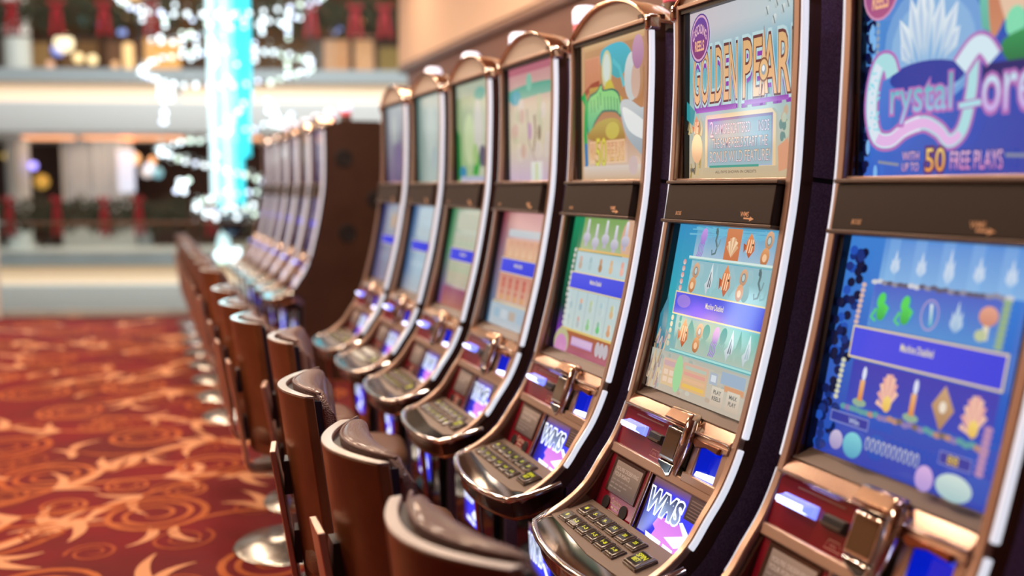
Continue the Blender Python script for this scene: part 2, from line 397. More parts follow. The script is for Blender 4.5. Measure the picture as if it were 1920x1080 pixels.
def make_machine():
    root = empty('slot_machine', (1.5, 0, 0))
    # cabinet
    b = MB()
    back = [(p[0], p[1]) for p in offs(-.055, .72, 2.1)]
    b.xzprism(back + [(1.235, .64), (1.235, .05), (1.95, .05), (1.95, 2.06), (1.5, 2.10)], -.27, .27)
    cab = mk(b, 'cabinet', 'black', root)
    b = MB(); b.box(1.27, 1.92, -.25, .25, 0, .05); mk(b, 'plinth', 'black', root)
    for sy in (-1, 1):
        b = MB()
        y0, y1 = sorted((sy * .27, sy * .279))
        fr = crv([(1.462, 2.085), (1.472, 1.85), (1.474, 1.652)], 4)
        b.xzprism(fr + [(1.95, 1.60), (1.95, 2.06), (1.52, 2.085)], y0, y1)
        lo = crv([(1.474, 1.640), (1.455, 1.48), (1.425, 1.31), (1.39, 1.15), (1.345, 1.02), (1.29, .91), (1.23, .82), (1.17, .76)], 4)
        b.xzprism(lo + [(1.17, .68), (1.24, .64), (1.24, .06), (1.95, .06), (1.95, 1.588)], y0, y1)
        sp = mk(b, 'side_panel', 'fabric', root)
        b = MB(); sweep(b, -.012, -.056, *sorted((sy * .25, sy * HW))); mk(b, 'side_band', 'gloss_brown', root, smooth=40)
        b = MB(); sweep(b, .004, -.014, *sorted((sy * .262, sy * (HW + .001)))); mk(b, 'frame_rail', 'bronze', root, smooth=40, bevel=.003)
        b = MB(); sweep(b, .002, -.016, *sorted((sy * (HW + .001), sy * (HW + .011))), 1.035, 9); mk(b, 'edge_sheen', 'strip', root, smooth=40, bevel=.004)
        b = MB(); sweep(b, .002, -.016, *sorted((sy * (HW + .001), sy * (HW + .007))), .80, 1.03); mk(b, 'edge_strip', 'strip', root, smooth=40, bevel=.004)  # lower chrome edge, its reflections drawn as glow too
    b = MB(); sweep(b, -.028, -.06, HW, HW + .036, -9, 1.62); mk(b, 'edge_gasket', 'black', root, smooth=40)
    # arched top
    arc = []
    for i in range(17):
        t = -1 + i / 8.0
        arc.append((t * (HW + .004), 2.128 + .092 * (1 - abs(t) ** 2.3)))
    b = MB(); b.yzprism([(HW, 2.112)] + [(y, z - .008) for y, z in reversed(arc)] + [(-HW, 2.112)], 1.428, 1.50)
    arch = mk(b, 'arch_panel', 'tan', root)
    b = MB(); b.loft([[(1.416, y, z - .012), (1.416, y, z), (1.53, y, z - .012), (1.53, y, z - .026)] for y, z in arc]); mk(b, 'arch_trim', 'gold', root, smooth=40, bevel=.003)
    for sy in (-1, 1):
        b = MB(); y0, y1 = sorted((sy * (HW - .012), sy * (HW + .016))); b.box(1.412, 1.462, y0, y1, 2.085, 2.135); mk(b, 'corner_cap', 'chrome', root, bevel=.012)
    b = MB(); b.box(1.425, 1.427, -.245, -.215, 2.122, 2.142); mk(b, 'sensor_plate', 'bronze_dark', arch)
    # tower beacon at the back of the top
    b = MB(); b.lathe([(.046, 2.09), (.050, 2.11), (.050, 2.225), (.042, 2.23)], 20, (1.68, 0, 0)); bc = mk(b, 'beacon', 'steel', root)
    b = MB(); b.lathe([(.046, 2.231), (.047, 2.262), (.046, 2.266)], 20, (1.68, 0, 0)); mk(b, 'beacon_lens', 'beacon_r', bc)
    b = MB(); b.lathe([(.047, 2.267), (.050, 2.275), (.050, 2.318), (.038, 2.335), (.002, 2.34)], 20, (1.68, 0, 0)); mk(b, 'beacon_cap', 'beacon_w', bc)
    # upper display surround
    b = MB(); b.fbox(FA, -.262, .262, -.006, .452, -.02, -.004); b.fbox(FA, -.262, -.2445, -.006, .452, -.004, .012, 0); b.fbox(FA, .2445, .262, -.006, .452, -.004, .012); b.fbox(FA, -.262, .262, -.012, .002, -.004, .018)
    up = mk(b, 'upper_bezel', 'black', root)
    b = MB(); b.fbox(FA, -.262, .262, -.022, -.010, -.01, .026); mk(b, 'glass_trim', 'bronze', up, bevel=.002); b = MB(); b.fbox(FA, -.262, .262, .454, .461, -.02, .030); mk(b, 'glass_trim', 'bronze', up, bevel=.002)
    # speaker bar
    b = MB(); b.fbox(FB, -.258, .258, 0, .106, -.03, .006, .004); sb = mk(b, 'speaker_bar', 'bar_brown', root, bevel=.004)
    for v0 in (-.006, .101): b = MB(); b.fbox(FB, -.262, .262, v0, v0 + .009, -.03, .011); mk(b, 'speaker_lip', 'bronze_dark', sb, bevel=.002)
    a = Art(FB, h=.0065); t = hx('#e2b48e')
    a.text('BOSE', -.190, -.160, .078, .088, t, bold=.01, shear=.2); a.build('speaker_mark', 'print', sb); a = Art(FB, h=.0065); a.text('WMS', .125, .160, .072, .084, t, bold=.02); a.line([(.140, .088), (.176, .089)], .004, t); a.poly([(.168, .083), (.184, .089), (.166, .095)], t)
    a.build('maker_mark', 'print', sb)
    # lower display surround
    b = MB(); b.fbox(FC, -.262, .262, -.006, .476, -.02, -.004); b.fbox(FC, -.262, -.246, -.004, .474, -.004, .016); b.fbox(FC, .246, .262, -.004, .474, -.004, .016)
    lo = mk(b, 'lower_bezel', 'black', root)
    S1 = Fr((1.343, 1.066), (1.306, 1.043)); S2 = Fr((1.314, 1.043), (1.281, 1.014))
    b = MB(); b.fbox(FC, -.262, .262, .466, .479, -.01, .012); b.fbox(S1, -.262, .262, 0, S1.L, -.01, .006); mk(b, 'display_sill', 'bronze_dark', lo, bevel=.002)
    b = MB(); b.fbox(S2, -.262, .262, .004, S2.L - .003, -.02, .008); tb = mk(b, 'trim_bar', 'gold', root, bevel=.003)
    b = MB(); b.fbox(S2, -.262, .262, S2.L - .002, S2.L + .004, -.02, .013); mk(b, 'trim_lip', 'chrome', tb, bevel=.002)
    # service bay: card reader, slot, window, chrome grip, bill mouth
    b = MB(); b.fbox(FD, -.262, .262, 0, .122, -.045, -.030); bay = mk(b, 'service_bay', 'black', root)
    b = MB(); b.fbox(FD, -.262, -.013, .001, .113, -.030, -.004, .001); rp = mk(b, 'reader_panel', 'red', bay)
    a = Art(FD, h=-.0038); t = hx('#c98f86')
    a.line([(-.066, .080), (-.034, .080), (-.026, .098), (-.074, .098), (-.066, .080)], .0022, t)
    for q in (-.059, -.052, -.045): a.line([(q, .086), (q + .003, .094)], .002, t)
    a.build('ticket_icon', 'print', rp); a = Art(FD, h=-.0038)
    a.rect(-.20, -.05, .010, .0135, W(t, .45))
    a.build('reader_icons', 'print', rp)
    b = MB(); b.fbox(FD, -.232, -.118, .031, .060, -.006, .004, .002); b.fbox(FD, -.228, -.124, .034, .058, .004, .026, .007); cr = mk(b, 'card_reader', 'blueglow', rp, bevel=.002)
    b = MB(); b.fbox(FD, -.220, -.133, .0405, .0520, .0262, .0285, .001); b.fbox(FD, -.226, -.130, .0535, .0565, .012, .020, .001); mk(b, 'reader_light', 'whiteglow', cr)
    b = MB(); b.fbox(FD, -.096, -.026, .034, .063, -.006, .007, .003); ts = mk(b, 'ticket_slot', 'black', rp, bevel=.002)
    b = MB(); b.fbox(FD, -.092, -.030, .052, .0585, .006, .012, .001); mk(b, 'slot_lip', 'bronze_dark', ts)
    b = MB(); b.fbox(FD, -.014, .072, -.002, .092, -.03, .010, .004); b.fprism(FD, [(-.012, .092), (.070, .092), (.066, .122), (.05, .128), (-.004, .105)], -.03, .008)
    wf = mk(b, 'window_frame', 'chrome', bay, bevel=.004)
    b = MB(); b.fbox(FD, -.004, .062, .008, .080, .009, .0115, .001); mk(b, 'ticket_window', 'amberglass', wf)
    b = MB(); b.fprism(FD, [(-.006, .095), (.062, .095), (.058, .114), (.044, .118), (0, .102)], .007, .0095); mk(b, 'frame_foot', 'blackgloss', wf)
    b = MB()
    b.loft([[FD(-.010, -.052, -.01), FD(.100, -.052, -.01), FD(.106, -.012, -.01), FD(-.014, -.012, -.01)], [FD(-.008, -.050, .018), FD(.094, -.050, .018), FD(.100, -.014, .034), FD(-.010, -.014, .034)]])
    mk(b, 'window_cap', 'gold', wf, bevel=.007)
    b = MB(); b.tube([FD(.097, -.03, .012), FD(.103, -.004, .016), FD(.102, .03, .015), FD(.095, .075, .012), FD(.084, .112, .004)], [.014, .016, .016, .013, .007], 12); mk(b, 'chrome_grip', 'chrome', bay, smooth=60)
    b = MB(); b.fbox(FD, .112, .140, .004, .112, -.03, -.002); b.fbox(FD, .236, .262, .004, .112, -.03, -.002); b.fbox(FD, .112, .262, -.001, .016, -.03, .004); b.fbox(FD, .112, .262, .094, .118, -.03, .006)
    bm = mk(b, 'bill_acceptor', 'bronze', bay, bevel=.003)
    b = MB()
    b.add([FD(.138, .014, -.006), FD(.238, .014, -.006), FD(.238, .095, -.006), FD(.138, .095, -.006), FD(.165, .03, -.028), FD(.225, .03, -.028), FD(.225, .08, -.028), FD(.165, .08, -.028)],
          [(0, 4, 5, 1), (1, 5, 6, 2), (2, 6, 7, 3), (3, 7, 4, 0), (4, 7, 6, 5)])
    mk(b, 'bill_mouth', 'bluebox', bm, smooth=0)
    b = MB(); b.fprism(FD, [(.155, .080), (.228, .074), (.236, .090), (.15, .092)], -.012, -.004); mk(b, 'mouth_light', 'whiteglow', bm)
    b = MB(); b.fprism(FD, [(.122, .006), (.238, .006), (.232, .022), (.18, .018), (.138, .027), (.124, .018)], -.004, .012); mk(b, 'mouth_visor', 'copper', bm, bevel=.002)
    # ledge between the bays
    SL = Fr((1.243, .912), (1.231, .884))
    b = MB(); b.fbox(SL, -.262, .262, .002, SL.L, -.03, .006); mk(b, 'ledge', 'bronze', root, bevel=.004)
    # player bay: tracking screen and lit sign
    b = MB(); b.fbox(FE, -.262, .262, 0, .16, -.04, -.02); pb = mk(b, 'player_bay', 'black', root)
    b = MB(); b.fbox(FE, -.256, -.030, 0, .158, -.02, -.001, .001); tp = mk(b, 'tracking_panel', 'red', pb)
    b = MB(); b.fbox(FE, -.224, -.050, .001, .104, -.002, .003, .003); tf = mk(b, 'screen_surround', 'gloss_brown', tp)
    a = Art(FE, h=.0031); g = (0.30, 0.185, 0.125)
    a.grid(-.207, -.060, .012, .098, lambda p, q: mixc((0.34, 0.205, 0.14), (0.10, 0.062, 0.05), q * .9 + (1 - p) * .1), 6, 6)
    t = (0.55, 0.36, 0.27)
    a.text("YOU'RE DESERVING", -.200, -.074, .026, .037, t, bold=.01); a.text('YOUR POINTS', -.200, -.112, .042, .053, t, bold=.01)
    for k in range(3): [a.rect(-.200 + j * .024, -.181 + j * .024, .061 + k * .011, .065 + k * .011, W(t, .5)) for j in range(5 - k)]
    a.build('tracking_screen', 'lcd', tf)
    for u in (-.194, -.090):
        b = MB(); b.fprism(FE, [(u + .020 * math.cos(k * PI / 8), .132 + .019 * math.sin(k * PI / 8)) for k in range(16)], -.001, .0018); mk(b, 'speaker_grille', 'black', tp)
    a = Art(FE, h=-.0006); t = hx('#cdb9ae')
    a.text('Casinos', -.172, -.112, .110, .128, t, shear=.25); a.rect(-.160, -.146, .133, .138, t); a.rect(-.142, -.122, .133, .138, W(t, .8)); a.rect(-.170, -.112, .144, .147, W(t, .7))
    a.build('casino_mark', 'print', tp)
    b = MB(); b.tube([FE(-.021, -.004, .004), FE(-.023, .16, .004)], .0065, 10); mk(b, 'divider_bar', 'chrome', pb, smooth=60)
    b = MB(); b.fbox(FE, -.014, .258, 0, .158, -.02, -.002); sg = mk(b, 'sign_panel', 'gloss_brown', pb)
    wms_art(Art(FE, h=-.0016)).build('lit_sign', 'screen_hot', sg)
    # key deck
    out = deck_outline()
    b = MB(); b.mi(0).fprism(FF, out, -.004, .004); b.mi(1).fprism(FF, out, -.062, -.004)
    dk = mk(b, 'key_deck', ['deckmirror', 'gloss_brown'], root)
    b = MB(); o2 = deck_outline(.002)
    b.tube([FF(u, v, .003) for u, v in o2], .0105, 8); mk(b, 'deck_rim', 'chrome', dk, smooth=60)
    b = MB(); b.tube([FF(u * .985, v - .006, -.060) for u, v in o2], .007, 8); mk(b, 'deck_foot_trim', 'copper', dk, smooth=60)
    b = MB(); b.xzprism([(1.03, .652), (1.30, .70), (1.30, .60), (1.16, .60)], -.235, .235); mk(b, 'deck_bracket', 'black', dk)
    b = MB(); b.fprism(FF, [(-.256, .012), (.256, .012), (.256, .135), (.20, .160), (.03, .166), (-.262, .138)], .003, .0065); kp = mk(b, 'key_plate', 'plate', dk, bevel=.002)
    def key(u0, u1, v0, v1, h, txt, big=False):
        b = MB(); b.fbox(FF, u0, u1, v0, v1, .006, .006 + h * .6); b.fbox(FF, u0 + .002, u1 - .002, v0 + .002, v1 - .002, .006 + h * .6, .006 + h, .004)
        k = mk(b, 'button', 'key', kp, bevel=.0015)
        a = Art(FF, h=.0062 + h)
        uc, vc = (u0 + u1) / 2, (v0 + v1) / 2
        a.rect(u0 + .009, u1 - .009, v0 + .009, v1 - .009, (0.02, 0.013, 0.010))
        y = (0.78, 0.70, 0.03)
        if big:
            a.text('SPIN', uc - .020, uc + .020, vc - .016, vc - .002, y, bold=.03); a.text('BET', uc - .014, uc + .014, vc + .002, vc + .014, y, bold=.03)
        else:
            a.text(txt, uc - .0036 * len(txt), uc + .0036 * len(txt), vc - .0055, vc + .0045, y, bold=.03)
        a.build('button_legend', 'lcd', k)
    for k, t in enumerate(['1', '5-', '9-', '15', '20', '25']): 
        u = -.190 + k * .0572; key(u - .025, u + .025, .034, .080, .010, t)
    for k, t in enumerate(['B', '1-2', '1-3', '1-5', '1-8', '1-9']):
        u = -.200 + k * .0572; key(u - .025, u + .025, .090, .134, .010, t)
    key(.146, .212, .058, .122, .014, '', True)
    # belly
    b = MB(); b.fbox(FG, -.235, .235, .02, .53, -.02, .004); bp_ = mk(b, 'belly_door', 'blackgloss', root, bevel=.004)
    wms_art(Art(Fr((1.2030, .50), (1.2075, .27)), h=.0040), -.10, .085, .22, False).build('belly_sign', 'screen_hot', bp_)
    for sy in (-1, 1):
        if sy < 0: continue
        b = MB(); b.tube([(1.055, sy * .25, .655), (1.075, sy * .25, .45), (1.12, sy * .25, .012)], .012, 10); mk(b, 'corner_trim', 'copper', root, smooth=60)
    return root

def wms_art(a, u0=-.006, u1=.250, hgt=.156, pinky=True):
    w = u1 - u0; k = w / .256; g = hgt / .156
    U = lambda u: u0 + (u + .006) * k
    V = lambda v: v * g
    blue, dblue, pink, br = hx('#2a2bd6'), hx('#10106a'), hx('#b56cc6'), hx('#6a4a44')
    def bg(p, q):
        c = mixc(dblue, hx('#3236ea'), min(1, p * 2.2) * (.45 + .55 * min(1, q * 3)))
        if q < .16: c = mixc(br, c, q / .16 * .6 + max(0, p - .5) * .6)
        return c
    a.grid(U(-.006), U(.250), V(0.001), V(.156), bg, 12, 12)
    if pinky: a.poly([(U(.060), V(.156)), (U(.075), V(.120)), (U(.058), V(.112)), (U(.072), V(.086)), (U(.16), V(.078)), (U(.235), V(.10)), (U(.245), V(.150)), (U(.20), V(.156))], pink, hx('#c97ccc'))
    a.rect(U(.172), U(.250), V(.001), V(.060), hx('#4a352f'), hx('#3a2a26'))
    for q in range(6): a.rect(U(.182), U(.240), V(.010 + q * .008), V(.0125 + q * .008), hx('#6a4e45'))
    wht = (0.86, 0.92, 1.0)
    a.poly([(U(.125), V(.125)), (U(.20), V(.098)), (U(.165), V(.075)), (U(.178), V(.070)), (U(.232), V(.096)), (U(.236), V(.112)), (U(.18), V(.136))], wht)
    a.poly([(U(.040), V(.136)), (U(.120), V(.139)), (U(.120), V(.150)), (U(.046), V(.147))], wht); a.poly([(U(.132), V(.140)), (U(.180), V(.142)), (U(.180), V(.153)), (U(.132), V(.150))], wht)
    a.text('WMS', U(.004), U(.160), V(.030), V(.084), wht, bold=.095, shear=.12)
    a.text('WMS', U(.004), U(.160), V(.030), V(.084), hx('#20264a'), hx('#8d9cc4'), bold=.03, shear=.12)
    return a
# ------------------------------------------------------------------ the games on the screens
def banner(a, u0, u1, v0, v1, txt=True):
    a.rect(u0 - .004, u1 + .004, v0 - .004, v1 + .004, hx('#e6d29a')); a.grid(u0, u1, v0, v1, lambda p, q: mixc(hx('#4a4fe0'), hx('#3a44d8'), p), 4, 2)
    if txt: a.text('Machine Disabled', (u0 + u1) / 2 - .055, (u0 + u1) / 2 + .03, v0 + .015, v0 + .030, hx('#eadfae'), bold=.012)
def fill(a, g, v1=.466): a.grid(-.246, .246, 0, v1, g)

def pearl_upper(a):
    a.clip = (-.245, .245, 0, .454)
    def bg(p, q):
        top = mixc(hx('#c9bcc2'), hx('#b7cdd0'), p); mid = mixc(hx('#5fb1b8'), hx('#3a94b8'), p); low = hx('#a8bcb8'); bot = hx('#c8b08c')
        if q < .12: return top
        if q < .36: return mixc(top, mid, (q - .12) / .24)
        if q < .62: return mixc(mid, low, (q - .36) / .26)
        return mixc(low, bot, (q - .62) / .38)
    a.grid(-.245, .245, 0, .454, bg)
    for u, v, s in [(.12, .05, .8), (.16, .035, 1), (.185, .055, .8), (.15, .075, .9), (.205, .045, .7), (.13, .02, .7)]:
        a.ell(u, v, .008 * s, .016 * s, hx('#d7dcd8'), hx('#aab7ba'), rot=.4); a.line([(u - .004, v - .010), (u + .004, v + .010)], .003, hx('#5f7378'))
    # title in tall gold letters with a purple edge
    for txt, u0, u1 in (('GOLDEN', -.222, -.006), ('PEARL', .022, .262)):
        a.text(txt, u0, u1, .122, .262, hx('#8d3fa8'), None, .07); a.text(txt, u0, u1, .108, .250, hx('#b9d3d6'), None, .075)
        a.text(txt, u0, u1, .108, .250, hx('#6b3a3a'), None, .035); a.text(txt, u0, u1, .110, .250, hx('#d9ad78'), hx('#f0b98a'), .008)
    a.rect(-.205, -.008, .262, .276, hx('#8d3fa8'), hx('#a860bf')); a.rect(.030, .215, .258, .270, hx('#8d3fa8'), hx('#a860bf'))
    a.poly([(.112, .082), (.121, .15), (.134, .25), (.118, .25), (.110, .17), (.103, .25), (.092, .25)], hx('#6b3a3a')); a.poly([(.112, .088), (.119, .15), (.131, .248), (.120, .248), (.111, .16), (.101, .248), (.094, .248)], hx('#e0b184'), hx('#efbf92'))
    a.ell(.113, .19, .022, .03, hx('#8a5a3c')); a.ell(.113, .19, .018, .025, hx('#e6bb86')); a.ell(.113, .19, .010, .013, hx('#9aa6ae')); a.ell(.112, .187, .006, .008, hx('#e9eef2'))
    # cascading reels badge
    a.ell(-.186, .075, .050, .066, hx('#5a3f8c'), rot=.15); a.ell(-.186, .075, .046, .062, hx('#d7a6c4'), rot=.15); a.ell(-.186, .075, .041, .056, hx('#6a4a9c'), hx('#8a3f70'), rot=.15)
    a.text('CASCADING', -.222, -.152, .045, .070, hx('#e7b9c6'), bold=.02, warp=lambda u, v, p, q: (u, v + .022 * (2 * p - 1) ** 2 - .008))
    a.text('REELS', -.210, -.164, .082, .108, hx('#f0b48c'), bold=.03)
    # feature box
    a.poly([(-.150, .285), (.150, .285), (.168, .30), (.168, .425), (-.155, .425), (-.155, .30)], hx('#dcc39c'), hx('#e6c79a')); a.rect(-.143, .155, .296, .424, hx('#6d548f'), hx('#a7b6c9'))
    a.rect(-.138, .150, .303, .420, hx('#6f93a6'), hx('#9fb7bf'))
    t = hx('#d8c6d0')
    a.otext('2', -.130, -.112, .303, .345, t, t, hx('#6a4a72'), .03); a.otext('OR MORE SCATTERED', -.105, .060, .312, .338, t, t, hx('#6a4a72'), .02); a.otext('INSIDE', .095, .142, .312, .338, t, t, hx('#6a4a72'), .02)
    a.otext('THE SAME REELS START THE', -.118, .135, .349, .375, hx('#e0c6b2'), t, hx('#6a4a72'), .02); a.otext('BONUS WILD FEATURE!', -.128, .146, .383, .412, hx('#e6cdb0'), t, hx('#7a4a4a'), .02)
    a.rect(-.13, .10, .420, .426, hx('#4d9c8a')); a.text('ALL PAYS SHOWN IN CREDITS', -.10, .09, .434, .441, hx('#6a5a50'), bold=.01)
    for k in range(16):
        u = -.242 + .07 * random.random(); v = .30 + .14 * random.random()
        a.line([(u, v + .02), (u + .006, v), (u + .002, v - .02)], .009, hx(random.choice(['#b59a5e', '#9c8448', '#cdb27a', '#8d7a56'])), .003)
    s_fish(a, -.195, .315, .022, .032); a.ell(-.19, .372, .028, .04, hx('#f0c79a'), hx('#e9b58a'))
    a.poly([(-.245, .24), (-.20, .27), (-.21, .31), (-.245, .29)], hx('#2f8f96'))
    for k in range(14): a.ell(.19 + .035 * random.random(), .29 + .09 * random.random(), .008, .012, hx(random.choice(['#8da08e', '#b9c2ac', '#6d8c86', '#c2a98e'])))
    a.poly([(.185, .38), (.225, .36), (.24, .43), (.19, .44)], hx('#d79a78'))
    a.text('WMS', -.222, -.198, .425, .438, hx('#39404a'), bold=.03)

def pearl_lower(a):
    a.clip = (-.246, .246, 0, .466)
    def bg(p, q):
        c = mixc(hx('#3a8fc0'), hx('#35a9b4'), q * 2) if q < .5 else mixc(hx('#35a9b4'), hx('#a9b2a6'), (q - .5) * 2.4)
        return mixc(c, hx('#8fc0cc'), max(0, p - .2) * .5)
    fill(a, bg)
    a.rect(-.150, .235, .0, .088, hx('#4f9fc4'), hx('#a3bcd0')); a.rect(-.150, .235, .097, .186, hx('#93bac4'), hx('#8fbfc2')); a.rect(-.160, .235, .256, .345, hx('#5db3a6'), hx('#aebfb0'))
    for k in range(26): a.line([(-.2 + .42 * random.random(), .004 + .03 * random.random()) for _ in range(2)], .003, hx('#6fb6d2'))
    cw = .0765; c0 = -.113
    s_jelly(a, c0, .047, .03, .042); s_horse(a, c0 + cw, .047, .03, .042)
    a.rect(c0 + 1.55 * cw, c0 + 2.45 * cw, .004, .088, hx('#d08458'), hx('#c8744a')); s_clam(a, c0 + 2 * cw, .050, .03, .034); s_fish(a, c0 + 3 * cw, .045, .028, .034); s_diver(a, c0 + 4 * cw, .045, .032, .046)
    a.rect(-.158, .240, .086, .092, hx('#d3e6e0')); a.rect(-.158, .240, .092, .0955, hx('#86b9b8'))
    for k, f in enumerate((s_diver, s_angel, s_fish, s_diver, s_horse)): f(a, c0 + k * cw, .142, .030, .044)
    banner(a, -.186, .240, .190, .247)
    a.ell(-.14, .212, .035, .018, hx('#8d73d8'))
    for k, f in enumerate((s_fish, s_diver, s_jelly, s_angel)): f(a, c0 + k * cw, .298, .030, .042)
    s_angel(a, c0 + 4 * cw, .300, .028, .042, '#9db8c2')
    a.rect(-.165, .240, .346, .351, hx('#a6dcd6')); a.rect(-.165, .240, .351, .354, hx('#5fa6aa'))
    for k in range(5): a.ell(-.165, .105 + .018 * k, .008, .008, hx('#c98d8c'), hx('#e8c8c0')); a.ell(-.178, .262 + .018 * k, .007, .008, hx('#cfc4a6'))
    a.poly([(-.246, .26), (-.215, .20), (-.205, .25), (-.20, .33), (-.19, .36), (-.246, .38)], hx('#2f7f96'))
    for k in range(46):
        u = -.242 + .055 * random.random(); v = .31 + .15 * random.random()
        a.line([(u, v + .02), (u + .004, v), (u + .012 * random.random(), v - .018)], .010, hx(random.choice(['#a68f92', '#8f7868', '#c2a684', '#b99fb0', '#776a5c', '#d4bd96'])), .003)
    a.rect(-.246, .246, .356, .466, hx('#b3b4a8'), hx('#c2b4a2')); 
    for k in range(30): a.ell(-.2 + .43 * random.random(), .36 + .1 * random.random(), .006 + .01 * random.random(), .006, hx(random.choice(['#c8c2b4', '#a3aea4', '#bda894'])))
    for k in range(30):
        u = -.242 + .06 * random.random(); v = .37 + .09 * random.random()
        a.line([(u, v + .02), (u + .004, v), (u + .012 * random.random(), v - .018)], .009, hx(random.choice(['#a68f92', '#8f7868', '#c2a684', '#776a5c', '#d4bd96'])), .003)
    a.rect(-.160, -.080, .372, .445, hx('#d8b29c'), hx('#d9bd92')); a.rect(-.155, -.085, .378, .392, hx('#c9a6a8')); 
    for r in range(2):
        for c in range(2): a.rect(-.150 + c * .03, -.128 + c * .03, .402 + r * .02, .416 + r * .02, hx('#e6cbb4'))
    a.rect(-.055, .070, .368, .440, hx('#cfae9c'), hx('#dcb47c'))
    for k in range(4): a.rect(-.045, .060, .376 + k * .016, .385 + k * .016, hx(['#b5bfae', '#dc9f90', '#e0b48e', '#e6bc5e'][k]))
    a.ell(-.075, .405, .022, .05, hx('#9fd29a')); a.rect(.080, .115, .372, .402, hx('#a9b3bf')); a.rect(.086, .109, .378, .395, hx('#d3d9e0')); a.rect(.130, .235, .362, .392, hx('#9db0c4')); a.rect(.150, .235, .394, .408, hx('#d49a72'))
    for u in (.098, .168):
        a.rect(u, u + .055, .404, .452, hx('#d6ccba'), hx('#c9b5a2'))
    d = hx('#5f6463')
    a.text('PLAY', .108, .142, .412, .422, d, bold=.02); a.text('REELS', .106, .144, .428, .438, d, bold=.02); a.text('MAX', .180, .212, .412, .422, d, bold=.02); a.text('PLAY', .180, .212, .428, .438, d, bold=.02)

